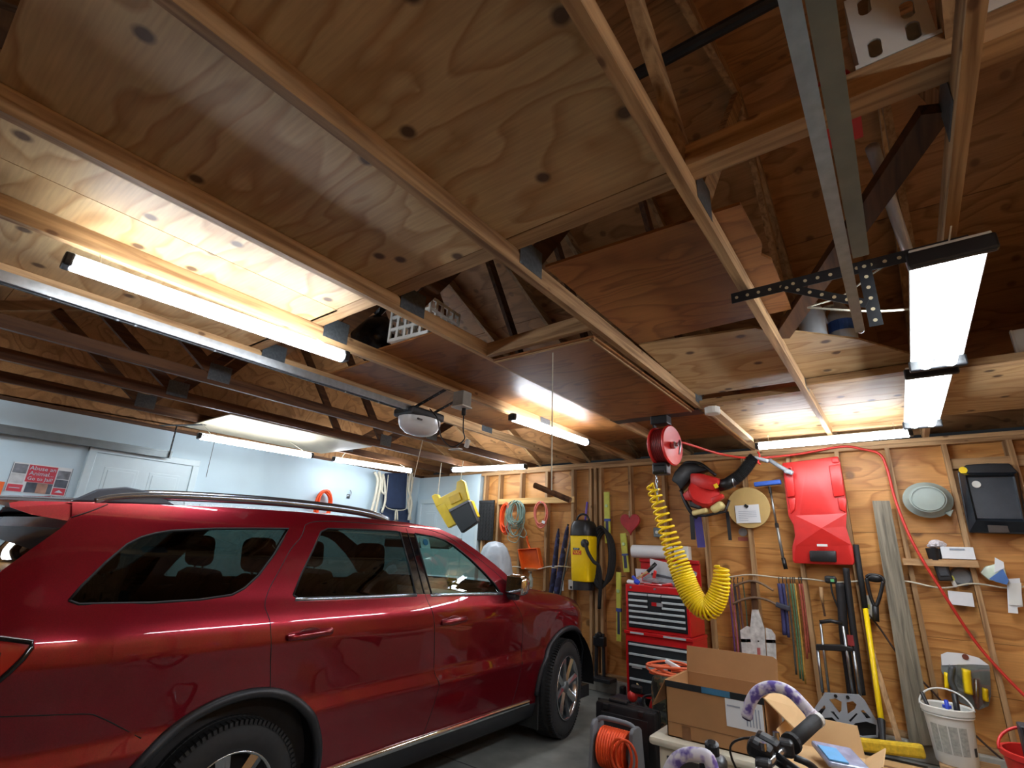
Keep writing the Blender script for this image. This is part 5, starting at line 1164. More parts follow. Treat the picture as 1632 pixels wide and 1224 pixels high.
# ---- brush, black bags, luggage cart
br = thing('wood_brush', S(735, 330), 'long wood handled brush hung on the plywood left of the black bag', 'brush')
MB().tube([S(712, 135), S(716, 190), S(722, 235)], .014, 8, radii=[.016, .018, .012]).done('handle', lumz, br, smooth=True); MB().tube([S(722, 232), S(736, 310)], .016, 8, flat=.6).done('bristle_head', mat('brown bristle', (82, 54, 34), .8), br)
bgm = mat('black nylon', (30, 30, 33), .75, noise=.2)
kb = thing('folded_chair_bag', S(860, 500), 'long black nylon bag hanging from the rope under the creeper', 'bag')
MB().tube(spline([S(825, 110), S(838, 250), S(850, 420), S(880, 640), S(900, 790)], 6), .085, 12, flat=.45).done('sleeve', bgm, kb, smooth=True)
MB().tube(spline([S(862, 20), S(880, 180), S(905, 380), S(935, 600), S(960, 780)], 6), .055, 12, flat=.5).done('side_sleeve', bgm, kb, smooth=True); MB().tube(spline([S(770, 100, .08), S(780, 170, .09), S(815, 260, .09)], 5), .008, 6).done('cord_loop', blackp, kb, smooth=True)
MB().box(S(770, 90, .08), (.10, .06, .07), bevel=.02).done('buckle', blackp, kb); MB().box(S(780, 95, .115), (.03, .01, .025)).done('green_tab', mat('green tab', (90, 170, 110), .5), kb); MB().box(S(890, 455, .10), (.05, .008, .09)).done('red_patch', mat('dull red patch', (140, 40, 40), .6), kb)
Cc = lambda x, y, d=.22: Wp(1120+x/3.777, 900+y/3.777, d)
ct = thing('luggage_cart', Cc(860, 1040), 'folding luggage cart with pale grey skeletal base plate and telescopic handle', 'cart')
lg = mat('pale grey nylon', (158, 164, 170), .45, noise=.05)
plate = [(735, 768), (940, 780), (975, 815), (1060, 960), (1055, 1035), (980, 1040), (680, 1008), (640, 985), (655, 890), (715, 800)]
h1 = [(762, 808), (800, 802), (838, 822), (836, 876), (822, 890)]; h2 = [(866, 826), (905, 818), (928, 838), (915, 868), (874, 896)]
h3 = [(690, 890), (735, 842), (742, 860), (712, 905)]; h4 = [(952, 876), (968, 870), (1015, 920), (985, 925)]
h5 = [(712, 920), (780, 915), (830, 960), (838, 985), (800, 1000), (730, 975)]; h6 = [(885, 985), (920, 950), (985, 940), (1045, 960), (1045, 1025), (960, 1030), (900, 1008)]
h7 = [(770, 880), (790, 880), (824, 925), (815, 930)]; h8 = [(880, 935), (925, 890), (935, 895), (890, 945)]
MB().prism([Cc(*p) for p in plate], (0, -.025, 0), holes=[[Cc(*p) for p in h] for h in (h1, h2, h3, h4, h5, h6, h7, h8)]).done('base_plate', lg, ct)
for x, y in ((800, 790), (873, 797)): MB().lathe([(.014, 0), (.014, .006)], Cc(x, y, .246), (0, -1, 0), 10).done('rivet', blackp, ct)
for (a, b, r) in (((690, 500), (722, 770), .013), ((708, 350), (760, 770), .011), ((845, 370), (905, 782), .013), ((908, 520), (948, 790), .013)):
    MB().tube([Cc(*a, .18), Cc(*b, .2)], r, 8).done('tube', steel, ct, smooth=True)
MB().prism([Cc(*p, .20) for p in ((680, 478), (840, 482), (905, 500), (908, 525), (680, 515))], (0, .04, 0), bevel=.008).done('cross_grip', blackp, ct); MB().tube([Cc(705, 345, .18), Cc(770, 338, .18), Cc(840, 352, .18)], .017, 8).done('handle', blackp, ct, smooth=True)
for x, y in ((765, 960), (975, 985)): MB().lathe([(.03, -.03), (.11, -.03), (.12, -.015), (.12, .015), (.11, .03), (.03, .03)], Cc(x, y, .12), (0, 1, 0), 26).done('wheel', rubber, ct, smooth='auto')
# ---- yellow pole, black fork tool, switch plate, cable, laths
yp = thing('pole_broom', onY(1408, 1160, 5.5), 'yellow and black broom pole leaning on the wall with a wide yellow head', 'broom')
MB().tube([Wp(1364, 868, .03), Wp(1379, 970, .06)], .024, 10).done('grip_sleeve', rubber, yp, smooth=True); MB().tube([Wp(1379, 968, .06), Wp(1392, 1060, .2), onY(1405, 1152, 5.55)], .021, 10).done('pole', yellowp, yp, smooth=True)
MB().tube([onY(1404, 1148, 5.55), onY(1408, 1188, 5.40)], .026, 10, radii=[.03, .016]).done('ferrule', blackp, yp)
a, b = onY(1333, 1182, 5.36), onY(1474, 1198, 5.36); dv = (b-a).normalized()
MB().beam(a, b, .09, .065, up=(0, 1, 0), bevel=.02).done('broom_head', mat('mustard bristles', (212, 178, 40), .8, noise=.2, scale=40), yp); MB().slab((a.x, 5.33, .002), (b.x, 5.39, min(a.z, b.z)-.04)).done('bristles', mat('dark bristles', (50, 44, 30), .9), yp)
F = lambda x, y, d=.075: Wp(1340+x/3.777, 900+y/3.777, d)
fk = thing('fork_tool', F(210, 340), 'black forked hand tool hanging from the rope beside the grey plank', 'tool')
for P in ([(155, 80), (165, 130), (182, 200), (205, 255)], [(255, 100), (245, 150), (232, 200), (212, 255)]): MB().tube(spline([F(*p) for p in P], 5), .015, 8).done('prong', blackp, fk, smooth=True)
MB().tube([F(208, 250), F(212, 340)], .026, 10).done('stem', blackp, fk, smooth=True); MB().ball(F(205, 80, .06), .055, (1.3, .6, .7), 12).done('pad', blackp, fk, smooth=True); MB().tube(spline([F(150, 75), F(180, 60), F(240, 70), F(262, 100)], 5), .013, 8).done('yoke', blackp, fk, smooth=True)
sw = thing('switch_plate', F(165, 295), 'ivory switch plate behind the black forked tool', 'switch'); MB().box(F(165, 255, .01)+Vector((0, .06, 0)), (.09, .02, .20), bevel=.004).done('plate', whitepl, sw); MB().box(F(165, 255, .01)+Vector((0, .046, 0)), (.02, .012, .04)).done('toggle', lvm, sw)
one('dark_cable', MB().tube(spline([F(170, 300, .03), F(240, 390, .02), F(330, 520, .03), F(430, 640, .02), F(540, 750, .03), F(700, 920, .03), F(900, 1110, .04), F(1010, 1200, .04)], 6), .008, 6), mat('dark brown cable', (58, 40, 32), .6), F(430, 640), 'dark brown cable running diagonally down behind the grey plank', 'cable', smooth=True)
o = beamobj('wood_lath', F(170, 460, .03), F(350, 1060, .25), .04, .02, lumz, up=(0, 1, 0)); tag(o, 'thin wood lath leaning beside the yellow broom pole', 'board')
# ---- red air line
rh = [rc+ax*.09, onY(1090, 706, 4.6), onY(1150, 724, 5.2), onY(1200, 730, 5.8), Wp(1270, 724, .1), Wp(1340, 712, .02), Wp(1375, 716, .03), Wp(1402, 724, .03), Wp(1414, 748, .03), Wp(1428, 800, .06), Wp(1455, 865, .13), Wp(1500, 940, .13), Wp(1560, 1030, .05), Wp(1632, 1108, .06), Wp(1680, 1150, .06)]
one('red_air_line', MB().tube(spline(rh, 8), .012, 8), mat('red rubber hose', (206, 54, 44), .45), Wp(1428, 800), 'red rubber air line running from the reel along the plate and down the wall', 'air hose', smooth=True)
sc_ = thing('spray_gun', Wp(1250, 735, .1), 'grey metal nozzle wand lying over the top corner of the creeper', 'nozzle')
MB().tube(spline([Wp(1226, 733, .14), Wp(1240, 742, .15), Wp(1254, 750, .16)], 5), .022, 10).done('wand', mat('grey nozzle', (150, 158, 164), .4), sc_, smooth=True); MB().box(Wp(1257, 752, .16), (.09, .04, .05), rot=Matrix.Rotation(.4, 3, 'Y'), bevel=.015).done('tip', mat('grey nozzle', (150, 158, 164), .4), sc_)
stk = thing('wall_sticker', Wp(1184, 856, 0), 'grey round sticker with a small label on plywood under the round board', 'sticker')
MB().lathe([(.045, 0), (.045, .003)], Wp(1184, 848, -.088), (0, -1, 0), 18).done('disc', mat('sticker grey', (150, 150, 148), .5, noise=.3), stk); MB().box(Wp(1184, 859, -.087), (.10, .003, .04)).done('strip', mat('sticker red', (176, 96, 80), .6), stk)
# ---- blister pack
bp_ = thing('blister_pack', F(760, 870), 'clear blister pack holding a yellow and black hand tool', 'package')
MB().prism([F(x, y, .03) for x, y in ((603, 540), (640, 525), (740, 535), (830, 560), (895, 610), (905, 780), (890, 850), (830, 875), (720, 830), (605, 640))], (0, -.004, 0)).done('backing_card', mat('grey card', (120, 126, 126), .4, noise=.3, scale=8), bp_)
MB().prism([F(x, y, .036) for x, y in ((603, 540), (640, 525), (740, 535), (830, 560), (893, 605), (780, 600), (608, 605))], (0, -.003, 0)).done('header_card', paper, bp_)
MB().lathe([(.022, 0), (.022, .004)], F(750, 555, .04), (0, -1, 0), 14).done('hang_hole', mat('hole brown', (120, 60, 40), .8), bp_)
for P, w in (([(755, 630), (760, 700), (770, 775)], .05), ([(868, 745), (872, 820)], .032), ([(635, 650), (638, 745)], .026)): MB().tube(spline([F(x, y, .06) for x, y in P], 5), w, 10, flat=.6).done('yellow_handle', yellowp, bp_, smooth=True)
MB().tube(spline([F(672, 610, .06), F(660, 690, .06), F(690, 760, .06)], 5), .045, 10, flat=.5).done('grey_body', mat('graphite', (72, 76, 78), .4), bp_, smooth=True); MB().tube([F(815, 690, .06), F(815, 860, .06)], .03, 10, flat=.5).done('blade', steel, bp_, smooth=True)
MB().prism([F(x, y, .09) for x, y in ((700, 600), (900, 620), (905, 780), (830, 870), (700, 790))], (0, -.003, 0)).done('clear_bubble', glass('clear film', (244, 244, 240)), bp_)

# ---- left wall: poster, plate sign, orange coil, hook, navy bag
def Lp(px, py, d=.006): return onX(px, py, XL+d)
U, Vv = Vector((0, 1, 0)), Vector((0, 0, 1))
A = Lp(23, 736); Bq = Lp(117, 747); Cq = Lp(9, 787)
py0, py1, pz1, pz0 = A.y, Bq.y, (A.z+Bq.z)/2, Lp(104, 791).z
po = thing('poster', (XL, (py0+py1)/2, pz0), 'red white and grey poster about animal abuse on the white wall', 'poster')
Q = lambda u, v, d=.004: Vector((XL+d, py0+(py1-py0)*u, pz1+(pz0-pz1)*v))
def pr(u0, v0, u1, v1, m, name, d=.004): MB().slab(Q(u0, v0, d), Q(u1, v1, d+.0015)).done(name, m, po)
pr(0, 0, 1, 1, paper, 'sheet', .002)
pred = mat('poster red', (196, 56, 72), .5, noise=.04); pg = mat('poster photo grey', (120, 124, 132), .5, noise=.5, scale=14); pd = mat('poster photo dark', (70, 78, 90), .5, noise=.6, scale=12); ps = mat('poster photo skin', (170, 130, 112), .5, noise=.4, scale=16)
pr(.26, .03, .74, .62, pred, 'red_panel'); pr(.02, .04, .24, .36, pg, 'picture'); pr(.02, .38, .24, .70, mat('poster light picture', (190, 194, 196), .5, noise=.3), 'picture'); pr(.02, .74, .26, .98, pred, 'red_box')
pr(.30, .63, .74, .98, pd, 'picture'); pr(.48, .64, .66, .98, ps, 'picture', .0058); pr(.76, .12, .98, .42, pg, 'picture'); pr(.76, .44, .98, .72, pd, 'picture'); pr(.76, .74, .98, .98, pred, 'red_box')
for k, s in enumerate(('Abuse an', 'Animal...', 'Go to Jail!')): text(s, 'lettering', whitep, Q(.50, .14+.18*k, .0075), (0, 1, 0), (0, 0, 1), .053 if k < 2 else .046, po)
MB().slab(Q(.05, .85, .006), Q(.22, .87, .007)).done('print_line', whitep, po); MB().prism([Q(.80, .90, .006), Q(.87, .80, .006), Q(.95, .90, .006)], (.001, 0, 0)).done('emblem', whitep, po)
for u in (0, 1): MB().slab(Q(u-.004, 0, .003), Q(u+.004, 1, .005)).done('edge', pd, po)
osn = thing('wall_sign', Lp(2, 790), 'orange sign on the white wall next to the poster', 'sign')
a = Lp(8, 768); MB().slab((XL, a.y-.30, a.z-.28), (XL+.006, a.y, a.z)).done('panel', orangep, osn); MB().slab((XL+.006, a.y-.26, a.z-.2), (XL+.007, a.y-.05, a.z-.1)).done('print', whitep, osn)
a, b = onX(193, 779, XL+.045), onX(247, 787, XL+.045)
lp_ = thing('licence_plate', (XL, (a.y+b.y)/2, 1.9), 'white licence plate with dark frame fixed to the panel door', 'plate')
MB().slab((XL+.0401, a.y, a.z-.17), (XL+.045, b.y, a.z)).done('plate', whitepl, lp_)
for z0, z1 in ((a.z-.012, a.z), (a.z-.17, a.z-.158)): MB().slab((XL+.045, a.y, z0), (XL+.048, b.y, z1)).done('frame_bar', steeld, lp_)
for y0, y1 in ((a.y, a.y+.012), (b.y-.012, b.y)): MB().slab((XL+.045, y0, a.z-.17), (XL+.048, y1, a.z)).done('frame_bar', steeld, lp_)
coil('extension_cord', onX(513, 806, XL+.06), .12, .20, 12, .012, oc1, 'orange cord coil hanging alone on the white wall', 11, spread=.03, plane='x')
one('wall_hook', MB().tube(spline([Lp(556, 788, .0), Lp(557, 791, .04), Lp(560, 786, .05), Lp(558, 781, .02)], 5), .007, 6).box(Lp(555, 791, .006), (.012, .05, .06)), steel, Lp(556, 790, .0), 'small metal hook on the white wall beside the orange cord', 'hook', smooth=True)
nbag = thing('navy_bag', onX(622, 830, XL+.1), 'navy blue hammock bag hung in the corner with white rope hanks', 'bag')
nv_ = mat('navy canvas', (38, 54, 84), .7, noise=.15); G = lambda x, y, d=.12: onX(560+x/6.8, 720+y/6.8, XL+d)
MB().prism([G(*p) for p in ((400, 230), (610, 230), (590, 620), (375, 610))], (-.10, 0, 0), bevel=.012).done('bag_front', nv_, nbag); MB().prism([G(*p, .10) for p in ((350, 610), (620, 620), (640, 800), (320, 760))], (-.08, 0, 0), bevel=.012).done('bag_skirt', nv_, nbag)
for P, r in (([(250, 220), (285, 300), (260, 480), (200, 700)], .022), ([(300, 215), (320, 320), (290, 500), (250, 700)], .022), ([(345, 240), (330, 420), (365, 440), (350, 260), (370, 500), (330, 660)], .018), ([(640, 240), (620, 400), (650, 560), (620, 740)], .022), ([(660, 200), (650, 400), (620, 560), (640, 740)], .018), ([(400, 250), (385, 420), (378, 600), (590, 620), (600, 430), (612, 240)], .007), ([(475, 740), (480, 650), (495, 640), (500, 740)], .012)):
    MB().tube(spline([G(x, y, .16) for x, y in P], 6), r, 8).done('rope_hank', rope, nbag, smooth=True)
# ---- corner post trim by the white door
struct(MB().slab((-5.24, YS-.03, 0), (-5.19, YS-.0, 2.62)).done('trim_1', doorw, loc=(0, 0, 0)))
# ---- yellow step stool hung from the ceiling, and the covered thing below
yy = 5.2; Y_ = lambda x, y, d=0: onY(560+x/6.8, 720+y/6.8, yy-d)
sto = thing('step_stool', Y_(1100, 500), 'yellow plastic step stool with black top hung upside down near the white door', 'stool')
yel = mat('stool yellow', (240, 206, 20), .45, noise=.05); yel2 = yel
MB().prism([Y_(*p, .0) for p in ((865, 480), (900, 455), (935, 465), (950, 500), (1130, 410), (1140, 325), (1185, 300), (1220, 320), (1265, 520), (1050, 640), (1010, 560), (915, 600))], (0, .05, 0), bevel=.01).done('front_panel', yel, sto)
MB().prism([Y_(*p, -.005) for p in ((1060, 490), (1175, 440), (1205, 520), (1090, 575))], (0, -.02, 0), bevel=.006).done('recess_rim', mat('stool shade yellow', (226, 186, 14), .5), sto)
MB().prism([Y_(*p, .0) for p in ((915, 600), (1010, 555), (1130, 780), (1045, 825))], (0, .06, 0), bevel=.008).done('side_panel', yel, sto); MB().prism([Y_(*p, -.10) for p in ((1265, 520), (1300, 530), (1365, 700), (1345, 715))], (0, .06, 0), bevel=.006).done('side_panel', yel, sto)
MB().prism([Y_(*p, .03) for p in ((1055, 635), (1265, 530), (1365, 760), (1190, 880), (1130, 780))], (0, .06, 0), bevel=.01).done('black_top', blackp, sto); MB().prism([Y_(*p, .04) for p in ((1050, 628), (1262, 522), (1272, 545), (1062, 655))], (0, .05, 0), bevel=.005).done('grey_edge', mat('grey stool edge', (128, 130, 130), .5), sto)
p = Y_(1185, 305, -.02); MB().tube([p, Vector((p.x+.02, p.y, 2.70))], .006, 6).done('hanging_string', rope, sto)
p = Y_(935, 470, -.02); MB().tube([p, Vector((p.x+.02, p.y, 2.70))], .006, 6).done('hanging_string', rope, sto)
cv = thing('covered_machine', onY(790, 930, 5.6), 'machine under a pale plastic cover beyond the bonnet of the SUV', 'cover')
rr = random.Random(21); rows = []; cc = onY(789, 875, 5.6)
for (z, r) in ((0.02, .26), (.4, .27), (.8, .27), (1.1, .26), (1.25, .25), (1.42, .23), (1.55, .18), (1.61, .11), (1.63, .005)):
    rows.append([Vector((cc.x+r*1.0*cos(a)*(1+rr.uniform(-.08, .08))+.06*(1.7-z), 5.6+r*.8*sin(a)*(1+rr.uniform(-.08, .08)), z+rr.uniform(-.01, .01))) for a in [2*pi*i/22 for i in range(22)]]); rows[-1].append(rows[-1][0].copy())
MB().grid(rows).done('plastic_sheet', mat('pale plastic sheet', (190, 202, 210), .35, noise=.12, scale=9, bump=1.0), cv, smooth=True); MB().tube([(cc.x+.03+(.27 if False else .26)*cos(a), 5.6+.215*sin(a), .9) for a in [2*pi*i/20 for i in range(20)]], .008, 5, closed=True).done('tie_cord', rope, cv)

# ================================================================== LOFT STORAGE
sA = MB().prism([(-1.17, 1.735, 2.80), (-.30, 1.77, 2.80), (-.29, 2.10, 2.80), (-.31, 2.17, 2.80), (-.28, 2.24, 2.80), (-.29, 2.80, 2.80), (-1.17, 2.82, 2.80)], (0, 0, .014)).done('plywood_sheet', plydark, loc=(-.75, 2.25, 2.80)); tag(sA, 'loose reddish plywood sheet with a torn corner lying across the joists', 'plywood')
def mcrate(o, sx, sy, sz, label, m, nx, nz, rot=0):
    """open-sided plastic crate built from posts and rails"""
    t = thing('plastic_crate', o, label, 'crate'); o = Vector(o); R = Matrix.Rotation(rot, 3, 'Z')
    def bxx(c, s, nm): MB().box(o+R @ Vector(c), s, rot=R).done(nm, m, t)
    bxx((0, 0, .006), (sx, sy, .012), 'base')
    for face, (L, ax_) in enumerate(((sx, 0), (sx, 0), (sy, 1), (sy, 1))):
        sgn = -1 if face % 2 == 0 else 1
        for k in range(nz+1):
            z = sz*k/nz; c = (0, sgn*sy/2, z) if ax_ == 0 else (sgn*sx/2, 0, z); bxx((c[0], c[1], min(max(c[2], .012), sz-.012)), (L, .012, .022) if ax_ == 0 else (.012, L, .022), 'rail')
        for k in range(nx+1):
            u = -L/2+L*k/nx; bxx((u, sgn*sy/2, sz/2) if ax_ == 0 else (sgn*sx/2, u, sz/2), (.02, .013, sz) if ax_ == 0 else (.013, .02, sz), 'post')
    return t
mcrate((-2.42, 2.12, 2.806), .34, .30, .27, 'white lattice milk crate on the loft floor beside a black bag', whitepl, 5, 3, rot=.1)
gb = thing('garbage_bag', (-2.78, 2.05, 2.81), 'bulging black garbage bag on the loft next to the milk crate', 'bag')
rr = random.Random(4); m = MB(); m.ball((-2.97, 2.12, 2.985), .19, (1.0, .9, .93), 16, jit=.06); m.done('sack', mat('shiny black film', (20, 23, 28), .22, noise=.3), gb, smooth=True); MB().lathe([(.03, 0), (.02, .03), (.06, .09)], (-2.97, 2.12, 3.15), (0, 0, 1), 10).done('tied_neck', mat('shiny black film', (20, 23, 28), .22), gb)
# white slotted crates on the far truss
def slotted(x0, x1, y, z0, z1, label, group=None):
    t = thing('slotted_crate', ((x0+x1)/2, y, z0), label, 'crate', group)
    def P(x, z): return Vector((x, y, z))
    holes = []; w = x1-x0; n = max(2, int(round(w/.075)))
    for r_ in range(3):
        for k in range(n):
            if (k+r_) % 2 and r_ == 1 and k == 0: continue
            cx, cz = x0+w*(k+.5)/n, z0+(z1-z0)*(.2+.3*r_); hw, hh = .017, .036
            holes.append([P(cx+hw*cos(a)*(1), cz+hh*.5*(1 if sin(a) > 0 else -1)+hw*sin(a)) for a in [2*pi*i/12+.01 for i in range(12)]])
    MB().prism([P(x0, z0), P(x1, z0), P(x1, z1), P(x0, z1)], (0, .006, 0), holes=holes).done('slotted_side', whitepl, t)
    MB().slab((x0, y, z0), (x0+.006, y+.16, z1)).done('end_wall', whitepl, t); MB().slab((x1-.006, y, z0), (x1, y+.16, z1)).done('end_wall', whitepl, t); MB().slab((x0, y+.154, z0), (x1, y+.16, z1)).done('back_wall', whitepl, t); MB().slab((x0, y, z0), (x1, y+.16, z0+.006)).done('base', whitepl, t); MB().slab((x0-.01, y-.01, z0), (x1+.01, y+.002, z0+.014)).done('bottom_rim', whitepl, t)
    return t
slotted(.115, .292, 1.455, 2.882, 3.17, 'white slotted plastic crate on the cross beam near the steel track'); slotted(.35, .62, 1.455, 2.882, 3.17, 'white slotted plastic crate on the cross beam beyond the truss')
rt = thing('red_jug', (.07, 1.62, 2.80), 'red plastic jug behind the white slotted crate on the loft beam', 'jug'); MB().box((.055, 1.66, 2.97), (.10, .16, .17), bevel=.03, seg=3).done('body', redp, rt, smooth='auto'); MB().lathe([(.02, 0), (.02, .05)], (.055, 1.66, 3.055), (0, 0, 1), 12).done('cap', blackp, rt)
MB().box((.055, 1.66, 2.882), (.10, .16, .01)).done('foot', redp, rt)
# water jugs
jm = mat('milky jug', (196, 204, 208), .3, noise=.08)
for x, y, lab, lb in ((-.245, 3.30, 'empty milky plastic water jug on the loft with its handle showing', None), (-.10, 3.46, 'milky plastic water jug with a blue label on the loft', 1)):
    t = thing('water_jug', (x, y, 2.81), lab, 'jug'); z = 2.811
    MB().lathe([(.06, 0), (.072, .01), (.074, .15), (.066, .19), (.04, .235), (.022, .26), (.022, .275)], (x, y, z), (0, 0, 1), 20).done('body', jm, t, smooth='auto')
    MB().lathe([(.026, .27), (.026, .295), (.02, .298)], (x, y, z), (0, 0, 1), 14).done('cap', whitepl, t)
    MB().tube(spline([(x-.025, y-.01, z+.25), (x-.07, y-.03, z+.24), (x-.085, y-.04, z+.19), (x-.075, y-.03, z+.13)], 5), .012, 8).done('handle', jm, t, smooth=True)
    if lb: MB().lathe([(.0755, .06), (.0755, .13)], (x, y, z), (0, 0, 1), 20, cap=False).done('jug_label', mat('blue jug label', (60, 110, 200), .5), t)
one('pvc_pipe', MB().tube([onZ(1390, 235, 2.95), onZ(1474, 482, 2.83)], .022, 12), mat('white pvc', (196, 200, 210), .35, noise=.04), onZ(1474, 482, 2.83), 'white pvc pipe lying slantwise in the loft behind the angle bracket', 'pipe', smooth=True)
ws = thing('foam_sheet', (.86, 4.22, 2.806), 'white foam slab lying at the edge of the loft beam', 'foam'); MB().slab((.76, 4.215, 2.806), (1.04, 4.245, 2.98), bevel=.004).done('slab', whitepl, ws); MB().slab((.75, 4.21, 2.806), (.76, 4.25, 2.98)).done('edge', whitepl, ws)
lb_ = thing('lumber_offcut', (-1.08, 5.1, 2.6), 'pale lumber offcut with a junction box fixed along the joist to the tube light', 'board')
a, b = onZ(1135, 650, 2.68), onZ(1196, 702, 2.68); MB().beam(a, b, .06, .04).done('offcut', mat('pale pine', (214, 190, 150), .6, noise=.1), lb_); MB().lathe([(.06, 0), (.06, -.05), (.05, -.055)], a+Vector((0, 0, .0)), (0, 0, 1), 18).done('junction_box', whitepl, lb_)

# ================================================================== THINGS ON THE FLOOR
# ---- black tool case and orange cord reel
cs = thing('tool_case', (-1.985, 4.27, 0), 'black moulded plastic tool case standing upright behind the cord reel', 'case')
MB().slab((-2.24, 4.20, 0), (-1.73, 4.34, .385), bevel=.025).done('shell', blackp, cs, smooth='auto'); MB().slab((-2.245, 4.262, .02), (-1.725, 4.278, .39), bevel=.004).done('seam', mat('case seam', (16, 17, 18), .5), cs)
MB().box((-2.06, 4.27, .395), (.16, .05, .03), bevel=.01).done('carry_handle', blackp, cs); MB().slab((-2.18, 4.194, .06), (-1.79, 4.202, .32), bevel=.003).done('front_panel', mat('case panel', (34, 35, 37), .45), cs)
for x in (-2.14, -1.84): MB().box((x, 4.20, .36), (.05, .03, .04), bevel=.006).done('latch', blackp, cs)
cr_ = thing('cord_reel', (-1.87, 3.85, 0), 'grey plastic cord reel wound with bright orange cord', 'cord reel')
gpl = mat('mid grey plastic', (112, 116, 120), .5, noise=.06)
for x, w in ((-2.035, .03), (-1.735, .03)):
    MB().prism([(x-w/2, 3.72, 0), (x-w/2, 3.98, 0), (x-w/2, 3.93, .34), (x-w/2, 3.89, .365), (x-w/2, 3.80, .365), (x-w/2, 3.77, .34)], (w, 0, 0), bevel=.008).done('side_frame', gpl, cr_, smooth='auto')
MB().tube(spline([(-2.035, 3.85, .35), (-1.98, 3.85, .375), (-1.79, 3.85, .375), (-1.735, 3.85, .35)], 5), .017, 8).done('top_handle', gpl, cr_, smooth=True)
MB().lathe([(.06, -.115), (.06, .115)], (-1.885, 3.85, .20), (1, 0, 0), 20).done('drum', gpl, cr_)
wn = MB(); P = []
for k in range(11*20): P.append(Vector((-1.885-.105+.21*k/220, 3.85+.118*cos(2*pi*k/20), .20+.118*sin(2*pi*k/20))))
wn.tube(P, .0105, 6); wn.done('wound_cord', oc1, cr_, smooth=True); MB().lathe([(.11, -.10), (.113, -.09), (.113, .09), (.11, .10)], (-1.885, 3.85, .20), (1, 0, 0), 26).done('inner_cord', oc1, cr_, smooth='auto')
for k in range(2): MB().tube([Vector((-1.775+.04*k+.075*cos(t)*1.0, 3.70-.01*k, .22+.10*sin(t))) for t in [2*pi*i/24 for i in range(24)]], .0095, 6, closed=True).done('loose_loop', oc1, cr_, smooth=True)
# ---- small toolbox, extinguisher, camo backpack with cord
bb = thing('battery_box', (-2.43, 5.2, 0), 'small black and navy box on the floor before the red cabinet', 'box')
MB().slab((-2.56, 5.12, 0), (-2.30, 5.30, .20), bevel=.012).done('box_body', mat('navy black plastic', (28, 34, 48), .4), bb); MB().slab((-2.53, 5.113, .06), (-2.33, 5.121, .15)).done('front_label', mat('slate label', (60, 72, 92), .5), bb); MB().slab((-2.565, 5.115, .165), (-2.295, 5.305, .175)).done('lid_line', blackp, bb)
ex = thing('fire_extinguisher', (-1.93, 4.72, 0), 'red fire extinguisher standing behind the black tool case', 'extinguisher')
MB().lathe([(.055, 0), (.06, .01), (.06, .30), (.045, .345), (.022, .36), (.022, .38)], (-1.93, 4.72, 0), (0, 0, 1), 24).done('cylinder', redm, ex, smooth='auto'); MB().box((-1.93, 4.72, .40), (.05, .04, .05), bevel=.008).done('valve', steeld, ex); MB().beam((-1.93, 4.72, .43), (-1.80, 4.66, .45), .02, .012).done('lever', blackp, ex); MB().beam((-1.93, 4.72, .41), (-1.81, 4.66, .40), .02, .01).done('grip', blackp, ex)
MB().tube(spline([(-1.95, 4.70, .39), (-2.02, 4.67, .36), (-2.01, 4.65, .26), (-1.99, 4.655, .15)], 6), .011, 8).done('hose', rubber, ex, smooth=True); MB().lathe([(.0605, .10), (.0605, .20)], (-1.93, 4.72, 0), (0, 0, 1), 24, cap=False).done('paper_label', whitepl, ex)
rd_ = thing('sprayer_head', (-2.08, 4.62, 0), 'small red and black pump sprayer behind the tool case', 'sprayer')
MB().lathe([(.05, 0), (.055, .01), (.055, .30), (.03, .34)], (-2.09, 4.62, 0), (0, 0, 1), 18).done('tank', blackp, rd_, smooth='auto'); MB().ball((-2.09, 4.60, .37), .045, n=12).done('red_cap', redp, rd_, smooth=True); MB().box((-2.05, 4.6, .43), (.10, .05, .06), bevel=.015).done('pump_head', blackp, rd_); MB().tube([(-2.09, 4.62, .40), (-2.04, 4.6, .47)], .012, 8).done('nozzle', chrome, rd_)
def camo():
    m, nt, p = _new('woodland camouflage'); L = nt.links.new; tc = N(nt, 'ShaderNodeTexCoord'); n = N(nt, 'ShaderNodeTexNoise'); n.inputs['Scale'].default_value = 13; n.inputs['Detail'].default_value = 2; L(tc.outputs['Object'], n.inputs['Vector'])
    rp = N(nt, 'ShaderNodeValToRGB'); rp.color_ramp.interpolation = 'CONSTANT'; e = rp.color_ramp.elements; e[0].color = lin((34, 38, 32)); e[1].position = .46; e[1].color = lin((70, 74, 52)); x = e.new(.56); x.color = lin((120, 88, 58)); x = e.new(.63); x.color = lin((44, 46, 40))
    L(n.outputs['Fac'], rp.inputs['Fac']); L(rp.outputs[0], p.inputs['Base Color']); p.inputs['Roughness'].default_value = .8; return m
cm_ = camo()
kp = thing('camo_backpack', (-1.64, 4.5, 0), 'camouflage backpack standing on the floor behind the open carton', 'backpack')
MB().box((-1.65, 4.52, .31), (.42, .26, .62), bevel=.09, seg=3).done('main_sack', cm_, kp, smooth='auto'); MB().box((-1.65, 4.39, .22), (.30, .08, .28), bevel=.04, seg=3).done('front_pocket', cm_, kp, smooth='auto'); MB().tube(spline([(-1.72, 4.5, .60), (-1.70, 4.5, .66), (-1.60, 4.5, .66), (-1.58, 4.5, .60)], 5), .012, 6).done('grab_loop', bgm, kp, smooth=True)
oe = thing('extension_cord', (-1.62, 4.38, .62), 'orange extension cord coiled on top of the camouflage backpack', 'cord')
rr = random.Random(31); P = []
